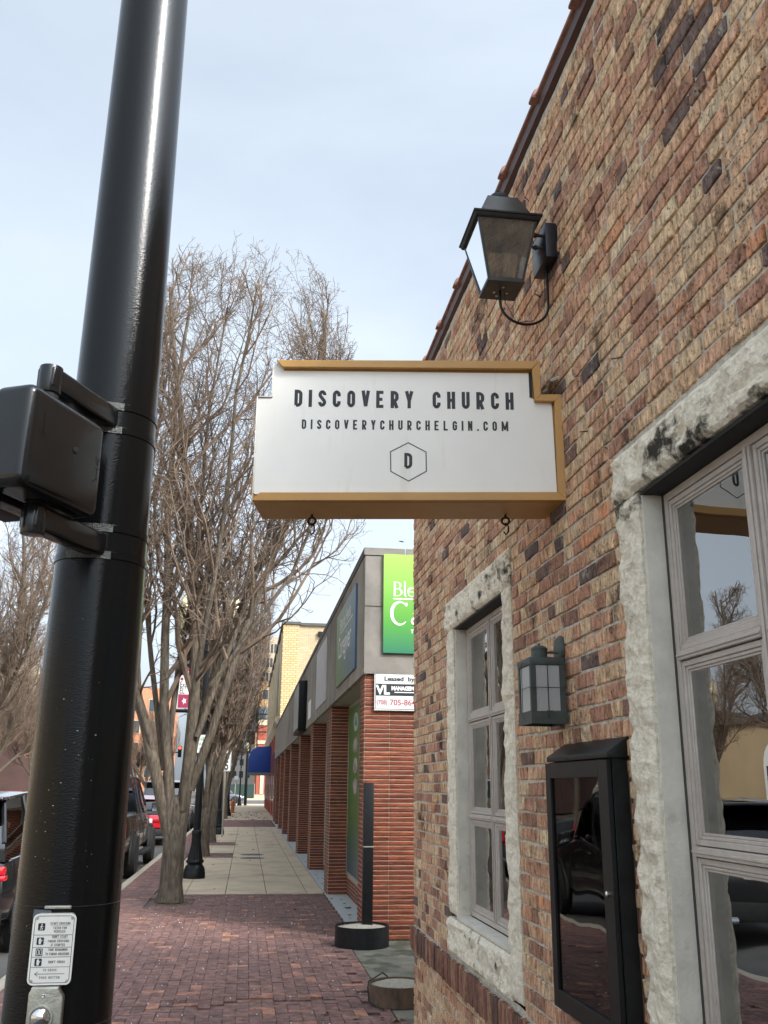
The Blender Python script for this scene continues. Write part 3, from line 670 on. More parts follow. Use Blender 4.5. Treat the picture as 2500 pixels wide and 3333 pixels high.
# ================================================================== church sign
th = R(9.7); SO = Vector((1.30, 3.682, 2.852)); SU = Vector((-math.cos(th), math.sin(th), 0)); SN = Vector((-math.sin(th), -math.cos(th), 0))
TS = lambda p: SO+SU*p[0]+SN*(-p[1])+Vector((0,0,p[2]))      # (along, back, up)
sg = thing('hanging_sign', TS((.67, .15, 0)), 'white and ochre double sided church sign projecting from the brick wall', 'sign')
outl = [(0, 0), (1.352, 0), (1.352, .492), (1.286, .492), (1.286, .652), (.09, .652), (.09, .490), (0, .490)]
b = MB(TS); n = len(outl); b.add([(u, .012, v) for u, v in outl]+[(u, .275, v) for u, v in outl], [(i, (i+1) % n, n+(i+1) % n, n+i) for i in range(n)]+[tuple(range(n))[::-1], tuple(range(n, 2*n))])
b.build('cabinet', MT['gold'], sg, bevel=.002, seg=1)
def sprism(poly, a, c, name, m, bev=.0015):
    b = MB(TS); n = len(poly); b.add([(u, a, v) for u, v in poly]+[(u, c, v) for u, v in poly], [(i, (i+1) % n, n+(i+1) % n, n+i) for i in range(n)]+[tuple(range(n))[::-1], tuple(range(n, 2*n))])
    return b.build(name, m, sg, bevel=bev, seg=1)
# white face, a second sheet that wraps the street end
sprism([(.034, .036), (1.345, .036), (1.352, .044), (1.352, .488), (1.288, .488), (1.288, .648), (1.24, .648), (1.24, .623), (.134, .604), (.132, .484), (.118, .478), (.118, .462), (.040, .458)], .004, .0118, 'sign_face', MT['signwhite'])
sprism([(1.352, .006), (1.356, .006), (1.356, .494), (1.352, .494)], -.002, .20, 'end_sheet', MT['signwhite'])
sprism([(1.285, .4925), (1.3565, .4925), (1.3565, .496), (1.285, .496)], -.002, .20, 'end_sheet', MT['signwhite'])
sprism([(1.2865, .496), (1.2905, .496), (1.2905, .652), (1.2865, .652)], -.002, .20, 'end_sheet', MT['signwhite'])
for poly in ([(0, 0), (1.352, 0), (1.319, .037), (.034, .037)], [(0, 0), (.034, .037), (.032, .457), (0, .490)], [(0, .490), (.032, .457), (.118, .460), (.090, .490)],
             [(.09, .490), (.118, .460), (.125, .612), (.09, .652)], [(.09, .652), (.125, .614), (1.241, .630), (1.272, .664)]):
    sprism(poly, -.022, .003, 'frame_trim', MT['gold'])
sprism([(.126, .486), (.138, .486), (.138, .604), (.126, .610)], .0005, .003, 'dark_gap', MT['blackmat'], 0)
TF = lambda u, v, d: SO+SU*u+SN*(d-.004)+Vector((0,0,v))
TFl = lambda p: TF(1.187-p[0], p[1]-.0195*(p[0]), p[2])      # text runs right, drooping with the panel
caps('DISCOVERY CHURCH', 0, .978, .446, .083, .0152, TFl, 'lettering', MT['ink'], sg)
TF2 = lambda p: TF(1.150-p[0], p[1]-.0145*(p[0]), p[2])
caps('DISCOVERYCHURCHELGIN.COM', 0, .914, .339, .046, .0080, TF2, 'web_lettering', MT['ink'], sg, lw=.43)
b = MB(); hx = [(.677, .273), (.599, .229), (.598, .140), (.675, .095), (.753, .140), (.755, .231)]
for q in stroke(hx, .0045, True): b.add([TF(p[0], p[1], .0007) for p in q], [(0,1,2,3)])
for pts, cl in glyph('D', .035, .073, .0135):
    for q in stroke(pts, .0135, cl): b.add([TF(.6945-p[0], .152+p[1], .0009) for p in q], [(0,1,2,3)])
b.build('hexagon_emblem', MT['ink'], sg)
b = MB(TS); b.tube([(1.31, .16, .49), (1.31, .16, .515), (1.34, .17, .52)], .006, 6); b.box(1.30, .13, .494, 1.34, .18, .512); b.build('end_bracket', MT['alu'], sg)
b = MB(TS); b.box(1.3565, .05, .05, 1.372, .12, .14); b.build('end_block', MT['gold'], sg, bevel=.003)
def hook(u, bk, nm, lab):
    b = MB(TS); b.tube([(u, bk, 0), (u, bk, -.016)], .006, 8)
    b.tube([(u+.017*math.sin(a), bk, -.030+.017*math.cos(a)) for a in [i*math.pi/6 for i in range(12)]]+[(u, bk, -.013)], .005, 6)
    o = b.build('eye_hook', MT['blackmat'], sg)
    b = MB(TS); pts = [(u+.003, bk-.012, -.043), (u-.012, bk, -.055), (u-.012, bk, -.080), (u, bk+.004, -.092), (u+.008, bk+.004, -.078)]
    b.tube(pts, .004, 6); b.build('open_link', MT['blackmat'], o)
hook(1.114, .20, 0, 0); hook(.24, .20, 0, 0)
b = MB(); b.tube([TS((.07, .16, .56)), TS((.03, .12, .575)), (WX-.03, 3.70, 3.425), (WX+.01, 3.66, 3.43)], .010, 8); b.tube([TS((.07, .14, .525)), TS((.0, .10, .53)), (WX+.01, 3.64, 3.37)], .007, 8)
b.build('conduit', MT['alu'], sg)

# ================================================================== gas lantern high on the wall
gx, gy = 1.052, 3.71
gl_ = thing('gas_lantern', (gx, gy, 3.87), 'large tapered dark lantern on a blue-black wall box above the sign', 'lantern')
b = MB(); b.box(1.240, 3.612, 4.00, 1.298, 3.815, 4.178); b.build('wall_box', MT['dkblue'], gl_, bevel=.004)
b = MB()
for z in (4.135, 4.070): b.tube([(1.19, 3.66, z), (1.245, 3.66, z)], .0075, 8); b.tube([(1.20, 3.66, z), (1.212, 3.66, z)], .012, 8)
b.build('bracket_stub', MT['lantern'], gl_)
zt, zb = 4.168, 3.872; ht, hb = .142, .083
b = MB()
for sx in (-1, 1):
    for sy in (-1, 1):
        p0 = Vector((gx+sx*hb, gy+sy*hb, zb)); p1 = Vector((gx+sx*ht, gy+sy*ht, zt)); wd = .011
        b.add([(p.x+dx*wd*.5-sx*wd*.5, p.y+dy*wd*.5-sy*wd*.5, p.z) for p in (p0, p1) for dx, dy in ((-1,-1),(1,-1),(1,1),(-1,1))], [(3,2,1,0),(4,5,6,7),(0,1,5,4),(1,2,6,5),(2,3,7,6),(3,0,4,7)])
for z, h_ in ((zb+.004, hb), (zt-.006, ht)):
    for s_ in (-1, 1): b.box(gx-h_+.011, gy+s_*h_-s_*.011, z-.007, gx+h_-.011, gy+s_*h_, z+.007); b.box(gx+s_*h_-s_*.011, gy-h_, z-.007, gx+s_*h_, gy+h_, z+.007)
b.box(gx-hb-.003, gy-hb-.003, zb-.010, gx+hb+.003, gy+hb+.003, zb-.0035)
b.build('lantern_frame', MT['lantern'], gl_)
def gpane(sx, sy, m):
    b = MB(); i = .008; a0, a1 = hb-.004, ht-.004; c0, c1 = hb-i, ht-i
    if sy: vs = [(gx-c0, gy+sy*a0, zb+.008), (gx+c0, gy+sy*a0, zb+.008), (gx+c1, gy+sy*a1, zt-.012), (gx-c1, gy+sy*a1, zt-.012)]
    else: vs = [(gx+sx*a0, gy-c0, zb+.008), (gx+sx*a0, gy+c0, zb+.008), (gx+sx*a1, gy+c1, zt-.012), (gx+sx*a1, gy-c1, zt-.012)]
    b.add(vs, [(0,1,2,3)]); b.build('lantern_pane', m, gl_)
gpane(0, -1, MT['lampglass']); gpane(0, 1, MT['lampglass']); gpane(-1, 0, MT['clearglass']); gpane(1, 0, MT['lampglass'])
b = MB(); b.frust((gx-.160, gy-.160, gx+.160, gy+.160), (gx-.160, gy-.160, gx+.160, gy+.160), zt, zt+.010); b.frust((gx-.148, gy-.148, gx+.148, gy+.148), (gx-.156, gy-.156, gx+.156, gy+.156), zt-.018, zt-.0003); b.build('eave', MT['blackmat'], gl_, bevel=.002)
b = MB(); b.frust((gx-.128, gy-.128, gx+.128, gy+.128), (gx-.072, gy-.072, gx+.072, gy+.072), zt+.0103, zt+.145)
for s_ in (-1, 1):
    for k in range(5):
        t = k/4*.9+.05; h_ = .128+(.072-.128)*t; b.box(gx+s_*(h_-.008)-.002, gy-h_-.0015, zt+.01+.135*t-.002, gx+s_*(h_-.008)+.002, gy-h_+.003, zt+.01+.135*t+.002)
b.build('lantern_roof', MT['lantern'], gl_, bevel=.0015)
b = MB(); b.lathe([(.045, 0), (.045, .016), (.052, .018), (.050, .034), (.040, .048), (.022, .058), (.006, .062), (.005, .072), (.0085, .076), (.004, .084), (.001, .092)], gx, gy, 20, z0=zt+.145); b.build('vent_cap', MT['blackmat'], gl_, smooth=True)
b = MB(); b.tube([(gx-.02, gy, zb), (gx-.02, gy, zb+.05)], .006, 8); b.tube([(gx-.03, gy, zb+.05), (gx-.01, gy, zb+.05)], .004, 6)
b.tube([(gx-.035, gy, zb+.055), (gx-.018, gy, zb+.085), (gx+.01, gy, zb+.07)], .002, 5); b.tube([(gx+.01, gy, zb), (gx+.01, gy, zb+.045)], .005, 8); b.build('burner', MT['blackmat'], gl_)
b = MB()
for k, (dx, dy) in enumerate(((-.03, .03), (0, -.02), (.03, .03), (-.01, .06))): b.tube([(gx+dx, gy+dy-.01, zb-.010), (gx+dx, gy+dy-.01, zb-.0125)], .006, 8)
b.build('rivet', MT['alu'], gl_)
cat = [(gx-.005, gy, zb-.008)]+[(1.155-.1625*math.cos(R(a)), gy, 3.79-.135*math.sin(R(a))) for a in range(10, 171, 12)]+[(1.312-.04, gy, 3.86), (1.312-.04, gy, 4.0)]
cat = [(gx-.008, gy, 3.86)]+[(1.158-.114*math.cos(R(a)), gy, 3.80-.102*math.sin(R(a))) for a in range(0, 181, 12)]+[(1.272, gy, 3.86), (1.272, gy, 4.002)]
b = MB(); b.tube(cat, .0062, 8); b.build('gas_pipe', MT['black'], gl_, smooth=True)
b = MB(); b.tube([(gx+.012, gy, 3.862), (gx+.018, gy, 3.80), (gx+.05, gy, 3.735), (1.12, gy, 3.705), (1.20, gy, 3.72), (1.255, gy, 3.80), (1.262, gy, 4.0)], .0016, 5); b.build('ignition_wire', MT['blackmat'], gl_)

# ================================================================== smaller wall lantern with ribbed glass
lx, ly = 1.203, 3.825
wl_ = thing('wall_lantern', (lx, ly, 1.92), 'small grey-green wall lantern with ribbed glass beside the narrow window', 'lantern')
b = MB(); zs_ = [(.060, 0), (.060, .010), (.052, .018), (.012, .020)]
b.T = lambda p: (WX-.002-p[2], ly+p[0], 2.235+p[1]); b.lathe(zs_, 0, 0, 28); b.build('back_plate', MT['verdi'], wl_, smooth=True)
b = MB(); b.tube([(WX-.02, ly, 2.222), (lx+.03, ly, 2.222)], .0045, 8); b.build('arm', MT['verdi'], wl_)
b = MB(); b.lathe([(.037, 0), (.037, .006), (.034, .008), (.034, .036), (.036, .038), (.034, .044), (.022, .052), (.006, .054), (.006, .064), (.001, .064)], lx-.003, ly, 24, z0=2.196); b.build('chimney_cap', MT['verdi'], wl_, smooth=True)
h1, d1 = .074, .094
b = MB(); b.frust((lx-h1, ly-d1, lx+h1, ly+d1), (lx-h1, ly-d1, lx+h1, ly+d1), 2.160, 2.190); b.frust((lx-h1+.001, ly-d1+.001, lx+h1-.001, ly+d1-.001), (lx-.036, ly-.04, lx+.036, ly+.04), 2.1902, 2.199); b.build('top_band', MT['verdi'], wl_, bevel=.0015)
b = MB()
for (x0, y0, x1, y1) in ((lx-.075, ly-.095, lx+.075, ly-.091), (lx-.075, ly+.091, lx+.075, ly+.095), (lx-.075, ly-.0908, lx-.071, ly+.0908), (lx+.071, ly-.0908, lx+.075, ly+.0908)): b.box(x0, y0, 1.922, x1, y1, 1.972)
b.box(lx-.0708, ly-.0906, 1.965, lx+.0708, ly+.0906, 1.968); b.build('bottom_band', MT['verdi'], wl_)
for sx in (-1, 1):
    for sy in (-1, 1):
        b = MB(); b.box(lx+sx*.072, ly+sy*.092, 1.9722, lx+sx*.050, ly+sy*.089, 2.1598); b.box(lx+sx*.072, ly+sy*.0888, 1.9722, lx+sx*.069, ly+sy*.072, 2.1598); b.build('corner_post', MT['verdi'], wl_)
MT['ribglass'] = mat('frosted_ribbed_glass', (.42,.42,.41), .25, spec=.6)
b = MB()
x = lx-.050
while x < lx+.049: b.tube([(x, ly-.086, 1.975), (x, ly-.086, 2.158)], .0024, 6); x += .0052
y = ly-.070
while y < ly+.070: b.tube([(lx-.066, y, 1.975), (lx-.066, y, 2.158)], .0024, 6); y += .0052
b.build('ribbed_glass', MT['ribglass'], wl_, smooth=True)
b = MB(); b.box(lx-.048, ly-.083, 1.975, lx+.048, ly-.081, 2.158); b.box(lx-.063, ly-.068, 1.975, lx-.061, ly+.068, 2.158); b.build('glass_backing', MT['lantern'], wl_)
b = MB()
b.tube([(lx-.003, ly-.095, 1.945), (lx-.003, ly-.103, 1.95), (lx-.003, ly-.103, 2.17), (lx-.003, ly-.095, 2.175)], .0016, 6)
b.tube([(lx-.075, ly, 1.945), (lx-.083, ly, 1.95), (lx-.083, ly, 2.17), (lx-.075, ly, 2.175)], .0016, 6)
b.tube([(lx+.079, ly-.095, 2.064), (lx+.075, ly-.103, 2.066), (lx-.078, ly-.103, 2.066), (lx-.083, ly-.095, 2.066), (lx-.083, ly+.10, 2.066)], .0016, 6); b.build('wire_guard', MT['lantern'], wl_)

# ================================================================== menu display case
mc = thing('display_case', (WX, 3.5, .87), 'tall empty black wall display case with a sloped hood and silver lock', 'display case')
mx0, mx1, my0, my1, mz0, mz1 = 1.219, 1.296, 3.168, 3.866, .868, 1.772
b = MB(); b.box(mx0+.018, my0, mz0, mx1, my0+.012, mz1); b.box(mx0+.018, my1-.012, mz0, mx1, my1, mz1); b.box(mx0+.018, my0+.012, mz0, mx1, my1-.012, mz0+.012); b.box(mx0+.018, my0+.012, mz1-.012, mx1, my1-.012, mz1); b.box(mx1-.012, my0+.012, mz0+.012, mx1-.001, my1-.012, mz1-.012)
b.build('case_body', MT['black'], mc, bevel=.001, seg=1)
b = MB()
b.box(mx0, my0+.008, mz0, mx0+.0165, my0+.098, mz1-.004); b.box(mx0, my1-.060, mz0, mx0+.0165, my1, mz1-.004)
b.box(mx0, my0+.098, mz0, mx0+.0165, my1-.06, mz0+.065); b.box(mx0, my0+.098, mz1-.062, mx0+.0165, my1-.06, mz1-.004)
d_ = b.build('door', MT['black'], mc, bevel=.0012, seg=1)
b = MB(); b.box(mx0+.009, my0+.096, mz0+.062, mx0+.012, my1-.058, mz1-.060); b.build('door_glass', MT['caseglass'], d_)
b = MB(); b.T = lambda p: (mx0-p[2], 3.232+p[0], 1.330+p[1]); b.lathe([(.011, 0), (.011, .004), (.008, .007), (.002, .0085)], 0, 0, 16); b.build('lock', MT['chrome'], d_, smooth=True)
b = MB(); b.box(mx0+.013, my1-.066, mz0+.066, mx0+.016, my1-.0605, mz1-.066); b.build('brass_trim', MT['gold'], d_)
b = MB(); b.prism([(mx0-.004, mz1+.001), (mx1, mz1+.001), (mx1, mz1+.074), (mx0-.004, mz1+.020)], my0-.012, my1-.035, 'y'); b.build('hood', MT['black'], mc, bevel=.0015)
b = MB(); b.box(mx1-.004, my0-.006, mz0, mx1+.004, my0-.0005, mz1-.002); b.build('sealant_bead', MT['rust'], mc)

# ================================================================== signal pole in front
PX, PY = -.494, 3.0
def pr(z): return .1477-.0070*(z-1.1)
sp = thing('signal_pole', (PX, PY, 0), 'thick glossy black tapered signal pole at the left of the photo', 'pole')
b = MB(); b.lathe([(.21, 0), (.21, .05), (.175, .09), (.168, .10)], PX, PY, 40); b.build('pole_base', MT['polepaint'], sp, smooth=True)
b = MB(); b.lathe([(pr(z), z) for z in [.09+i*.25 for i in range(32)]], PX, PY, 72); b.build('shaft', MT['polepaint'], sp, smooth=True)
for z in (2.835, 2.755, 2.430, 2.345):
    b = MB(); rr = pr(z)+.0035; b.lathe([(rr-.003, z-.012), (rr, z-.010), (rr, z+.010), (rr-.003, z+.012)], PX, PY, 72); o = b.build('steel_band', MT['polepaint'], sp, smooth=True)
    b = MB(); pts = []
    for a in range(236, 291, 6): pts.append((PX+(rr+.0005+.010*max(0, 1-(a-236)/50)**1.5)*math.cos(R(a)), PY+(rr+.0005+.010*max(0, 1-(a-236)/50)**1.5)*math.sin(R(a)), z))
    for i in range(len(pts)-1):
        (x0, y0, _), (x1, y1, _) = pts[i], pts[i+1]; b.add([(x0, y0, z-.013), (x1, y1, z-.013), (x1, y1, z+.011), (x0, y0, z+.011), (PX+(x0-PX)*.96, PY+(y0-PY)*.96, z+.013), (PX+(x1-PX)*.96, PY+(y1-PY)*.96, z+.013)], [(0,1,2,3), (3,2,5,4)])
    b.build('band_tongue', MT['band'], sp, smooth=True)
for z in (1.348, 1.045):
    b = MB(); rr = pr(z)+.0012; b.lathe([(rr-.002, z-.0012), (rr, z), (rr-.002, z+.0012)], PX, PY, 72); b.build('strap_wire', MT['band'], sp)
yf = PY-pr(1.35)-.004
b = MB(); b.box(PX-.036, yf-.004, 1.344, PX+.034, yf+.006, 1.352); b.build('strap_buckle', MT['alu'], sp, bevel=.0015)
b = MB(); b.add([(PX-.066, yf+.004, 1.322), (PX-.012, yf-.0001, 1.322), (PX-.018, yf-.0001, 1.340), (PX-.064, yf+.0036, 1.343)], [(0,1,2,3)]); b.build('paint_patch', mat('grey_blue_patch', (.10,.12,.15), .35), sp)
b = MB(); rs = random.Random(3)
for i in range(46):
    a = R(rs.uniform(232, 300)); z = rs.gauss(1.62, .16); rr = pr(z)+.0006; x, y = PX+rr*math.cos(a), PY+rr*math.sin(a); s_ = .0003+.0012*rs.random()**3
    b.box(x-s_*rs.uniform(.6, 2.5), y-.0008, z-s_*.5, x+s_, y+.001, z+s_*.5)
o = b.build('paint_fleck', MT['signwhite'], sp); o['kind'] = 'stuff'

# pedestrian signal head seen from its side, clamped to the pole
PD = Vector((math.sin(R(24.5)), math.cos(R(24.5)), 0)); PN = Vector((-PD.y, PD.x, 0)); PA = Vector((-.609, 2.42, 0))
TP = lambda p: PA+PD*p[0]+PN*p[1]+Vector((0,0,p[2]))
ph = thing('pedestrian_signal', TP((.16, .1, 2.42)), 'black pedestrian signal head clamped to the left side of the signal pole', 'traffic signal')
b = MB(TP); b.box(-.012, .0, 2.420, .342, .135, 2.712); b.build('housing', MT['blacksh'], ph, bevel=.030, seg=5)
b = MB(TP); b.box(-.020, .137, 2.415, .350, .215, 2.718); b.build('door_housing', MT['blacksh'], ph, bevel=.020, seg=4)
b = MB(TP); b.box(-.03, .216, 2.43, .34, .33, 2.705); b.build('visor', MT['blackmat'], ph, bevel=.01)
for z0, z1 in ((2.760, 2.828), (2.342, 2.412)):
    b = MB(TP); b.box(.13, .050, z0, .47, .112, z1); o = b.build('clamp_arm', MT['blacksh'], ph, bevel=.010, seg=3)
    b = MB(TP); b.tube([(.155, .081, z0-.012), (.155, .081, z1+.004)], .033, 20); b.build('hinge_collar', MT['blacksh'], ph, bevel=.003)
for z0, z1 in ((2.70, 2.765), (2.405, 2.43)): b = MB(TP); b.tube([(.155, .081, z0), (.155, .081, z1)], .028, 18); b.build('hub', MT['blackmat'], ph)
b = MB(TP); b.tube([(.196, -.0035, 2.583), (.196, .002, 2.583)], .010, 14); b.build('plug', MT['blackmat'], ph, bevel=.002)
b = MB(TP); b.box(.0, .17, 2.712, .03, .20, 2.738); b.tube([(.0, .185, 2.742), (.03, .185, 2.742)], .011, 10); b.build('latch', MT['blackmat'], ph)
b = MB(TP); b.box(.05, .14, 2.35, .085, .20, 2.42); b.build('drop_bracket', MT['blacksh'], ph)
b = MB(TP)
def emb(s0, z0, sgn):
    for pts in ([(0, 0), (.018, .012), (.018, .045)], [(.018, .012), (.026, .012)], [(.008, .045), (.028, .045)], [(.010, .06), (.024, .06)], [(.017, .052), (.017, .072)], [(.010, .08), (.010, .066)], [(.024, .08), (.024, .066)]):
        for q in stroke(pts, .0022): b.add([(s0+sgn*x, -.0010, z0+sgn*z) for x, z in q], [(0,1,2,3)])
emb(.066, 2.650, -1); emb(.290, 2.520, 1)
b.build('embossed_mark', MT['blacksh'], ph)

# crossing instruction plate
cs = thing('crossing_sign', (-.498, yf-.012, 1.156), 'small white crossing instruction plate strapped to the black pole', 'sign')
SYF = yf-.0125; cx0 = -.498
def rrect(x0, x1, z0, z1, r_, n=5): return arc(x1-r_, z1-r_, r_, 0, 90, n)+arc(x0+r_, z1-r_, r_, 90, 180, n)+arc(x0+r_, z0+r_, r_, 180, 270, n)+arc(x1-r_, z0+r_, r_, 270, 360, n)
X0, X1, Z0, Z1 = -.5545, -.4415, 1.157, 1.333
b = MB(); b.prism(rrect(X0, X1, Z0, Z1, .014), SYF, SYF+.003, 'y'); b.build('plate', MT['signwhite'], cs)
b = MB(); b.prism(rrect(X0+.010, X1-.006, Z0+.02, Z1+.001, .008), SYF+.0032, yf+.004, 'y'); b.build('backing', MT['alu'], cs)
TC = lambda p: Vector((p[0], SYF-p[2]-.0002, p[1]))
b = MB()
def ln(pts, t, closed=False, d=.0002):
    for q in stroke(pts, t, closed): b.add([TC((p[0], p[1], d)) for p in q], [(0,1,2,3)])
ln(rrect(X0+.0055, X1-.0055, Z0+.0055, Z1-.0055, .010), .0014, True)
H = Z1-Z0
for fz, in ((.700,), (.525,), (.390,), (.250,)): ln([(X0+.0065, Z0+H*fz), (X1-.0065, Z0+H*fz)], .0011, d=.0003)
def icon(cx, cz, s_=.0092, kind='hand'):
    b.add([TC((x, z, .0003)) for x, z in rrect(cx-s_, cx+s_, cz-s_, cz+s_, .0025)], [tuple(range(24))])
def wh(poly, bb_): bb_.add([TC((x, z, .0005)) for x, z in poly], [tuple(range(len(poly)))])
wb = MB()
i1 = (X0+.024, Z0+H*.815); i2 = (X0+.024, Z0+H*.613); i3 = (X0+.024, Z0+H*.458); i4 = (X0+.024, Z0+H*.318)
for c in (i1, i2, i3, i4): icon(*c)
def man(c):
    x, z = c; wh(arc(x+.0005, z+.006, .0018, 0, 330, 7), wb)
    for pts, t in (([(x, z+.004), (x-.0005, z-.001)], .0032), ([(x-.0005, z-.001), (x+.0025, z-.0045), (x+.002, z-.0078)], .0016), ([(x-.0005, z-.001), (x-.0015, z-.0045), (x-.0042, z-.0078)], .0016), ([(x, z+.0035), (x+.0022, z+.001), (x+.0045, z+.0005)], .0012), ([(x, z+.0035), (x-.0028, z+.001), (x-.003, z-.0012)], .0012)):
        for q in stroke(pts, t): wb.add([TC((p[0], p[1], .00055)) for p in q], [(0,1,2,3)])
def hand(c):
    x, z = c; wh([(x-.003, z-.0075), (x+.0022, z-.0075), (x+.003, z-.001), (x+.0062, z+.0025), (x+.005, z+.0035), (x+.0025, z+.0015), (x+.002, z+.006), (x+.0005, z+.0078), (x-.002, z+.0076), (x-.0038, z+.0055), (x-.0042, z-.001)], wb)
def zeros(c):
    for dx in (-.0042, .0042):
        for q in stroke(rrect(c[0]+dx-.0028, c[0]+dx+.0028, c[1]-.0065, c[1]+.0065, .0026), .0015, True): wb.add([TC((p[0], p[1], .0006)) for p in q], [(0,1,2,3)])
man(i1); hand(i2); zeros(i3); hand(i4)
wb.build('symbol', MT['white'], cs)
for k in range(14):
    a = 2*math.pi*k/14; ln([(i2[0]+.0115*math.cos(a), i2[1]+.0115*math.sin(a)), (i2[0]+.0142*math.cos(a), i2[1]+.0142*math.sin(a))], .0005)
az = Z0+H*.155; ln([(X0+.018, az), (X1-.018, az)], .0012, d=.0003); ln([(X0+.026, az+.0055), (X0+.018, az), (X0+.026, az-.0055)], .0012, d=.0004)
for cx, f, wd in ((.0725, .833, .052), (.0745, .645, .040)): ln([(X0+cx-wd/2, Z0+H*f), (X0+cx+wd/2, Z0+H*f)], .0004)
b.build('printed_lines', MT['ink'], cs)
for s_, cx, f, wd in (('START CROSSING', .0725, .845, .052), ('WATCH FOR', .072, .782, .036), ('VEHICLES', .072, .732, .030), ("DON'T START", .0745, .657, .040), ('FINISH CROSSING', .0715, .595, .055), ('IF STARTED', .071, .541, .036), ('TIME REMAINING', .072, .475, .050), ('TO FINISH CROSSING', .0715, .415, .062), ("DON'T CROSS", .072, .303, .042), ('TO CROSS', .056, .192, .035), ('PUSH BUTTON', .057, .088, .052)):
    caps(s_, X0+cx-wd/2, X0+cx+wd/2, Z0+H*f, .0062, .0009, TC, 'lettering', MT['ink'], cs, lw=.5)
b = MB()
for x in (X0+.0105, X1-.0105):
    for z in (Z0+.0105, Z1-.0105): b.T = lambda p, x=x, z=z: (x+p[0], SYF-p[2], z+p[1]); b.lathe([(.0042, 0), (.0042, .001), (.0026, .0022), (.0012, .0018)], 0, 0, 12)
b.build('screw', MT['alu'], cs, smooth=True)
# push button station
pb = thing('push_button', (-.50, yf-.01, .95), 'cast aluminium pedestrian push button station with a shiny domed button', 'push button')
b = MB(); b.prism([(-.545, .955), (-.456, .955), (-.456, 1.128), (-.468, 1.146), (-.468, 1.154), (-.540, 1.154), (-.540, 1.146), (-.545, 1.140)], yf-.022, yf+.02, 'y'); b.build('station_housing', MT['alu'], pb, bevel=.004, seg=3)
bz, bx = 1.080, -.508
b = MB(); b.T = lambda p: (bx+p[0], yf-.022-p[2], bz+p[1]); b.lathe([(.0325, 0), (.0325, .004), (.030, .007), (.0275, .007), (.0270, .003)], 0, 0, 32); b.build('button_rim', MT['alu'], pb, smooth=True)
b = MB(); b.T = lambda p: (bx+p[0], yf-.024-p[2], bz+p[1]); b.lathe([(.0262*math.cos(R(a)), .0135*math.sin(R(a))) for a in range(0, 90, 9)]+[(.0005, .0136)], 0, 0, 32); b.build('button', MT['chrome'], pb, smooth=True)
b = MB(); b.T = lambda p: (-.507+p[0], yf-.022-p[2], 1.133+p[1]); b.lathe([(.0045, 0), (.0045, .001), (.003, .0025), (.001, .002)], 0, 0, 12); b.build('station_screw', MT['chrome'], pb, smooth=True)

# ================================================================== ground, road, pavement
def sheet(name, x0, y0, x1, y1, z, m, kind='structure', parent=None):
    b = MB(); b.add([(x0, y0, z), (x1, y0, z), (x1, y1, z), (x0, y1, z)], [(0,1,2,3)]); o = b.build(name, m, parent)
    if kind: o['kind'] = kind
    return o
sheet('ground', -900, -300, 900, 1500, -.150, MT['earth'])
sheet('road', -9.6, -60, -2.10, 96, -.135, MT['asphalt']); sheet('cross_street', -120, 96, 120, 131, -.1355, MT['asphalt']); sheet('far_road', -9.6, 131, -2.1, 400, -.135, MT['asphalt'])
for x0, x1 in ((-9.6, -2.1),): sheet('crosswalk_line', x0, 93.2, x1, 93.8, -.128, MT['paint'])
sheet('crosswalk_line', -2.0, 98, 40, 98.6, -.128, MT['paint']); sheet('crosswalk_line', -2, 103, 40, 103.6, -.128, MT['paint'])
b = MB(); b.box(-2.105, -10, -.149, -1.972, 95.5, .0); k_ = b.build('kerb', MT['kerb'], bevel=.015); k_['kind'] = 'structure'
b = MB(); b.box(-9.75, -30, -.149, -9.6, 95.5, .0); k_ = b.build('far_kerb', MT['kerb'], bevel=.015); k_['kind'] = 'structure'
sheet('far_pavement', -13.5, -30, -9.75, 95.5, -.02, MT['walk'])
b = MB(); b.box(-1.97, -10, -.149, 9, 95.6, -.018); k_ = b.build('pavement_bed', MT['bed']); k_['kind'] = 'structure'
b = MB(); b.box(-3, 131, -.149, 40, 400, .0); k_ = b.build('far_corner_pavement', MT['walk']); k_['kind'] = 'structure'
# clay pavers
pav = sheet('brick_pavement', -1.97, -1, 1.36, 16.32, -.017, MT['bed'])
def paver_tpl(seed):
    rr = random.Random(seed); e = .006; V = []
    for (u, v) in ((-.5, -.5), (.5, -.5), (.5, .5), (-.5, .5)):
        V.append((u*.97, v*.94, -.02))
    for (u, v) in ((-.5, -.5), (.5, -.5), (.5, .5), (-.5, .5)):
        V.append((u*.975+rr.uniform(-.006, .006), v*.955+rr.uniform(-.01, .01), -.001+rr.uniform(-.0006, .0006)))
    for (u, v) in ((-.5, -.5), (.5, -.5), (.5, .5), (-.5, .5)): V.append((u*.94, v*.90, rr.uniform(-.0003, .0006)))
    F = [(0,1,5,4),(1,2,6,5),(2,3,7,6),(3,0,4,7),(4,5,9,8),(5,6,10,9),(6,7,11,10),(7,4,8,11),(8,9,10,11)]
    return np.array(V), np.array(F)
PT = [paver_tpl(s) for s in range(8)]
PW = .1005
pl = []   # x, y, along_x, length, width
def ground_h(x, y):
    h = .006*noise.noise(Vector((x*.9, y*.7, 3)))+.0025*noise.noise(Vector((x*6, y*6, 1)))
    yl = 8.42+.12*math.sin(x*3.1)+.06*math.sin(x*9)
    if y < yl and -.7 < x < 1.0: h -= .014*math.exp(-(yl-y)/.8)*min(1, (x+.7)*3)*min(1, (1.0-x)*4)
    return h
nx0, nx1, ny0, ny1 = int(-1.42/PW)-2, int(1.36/PW)+2, int(5.6/PW), int(16.1/PW)+1
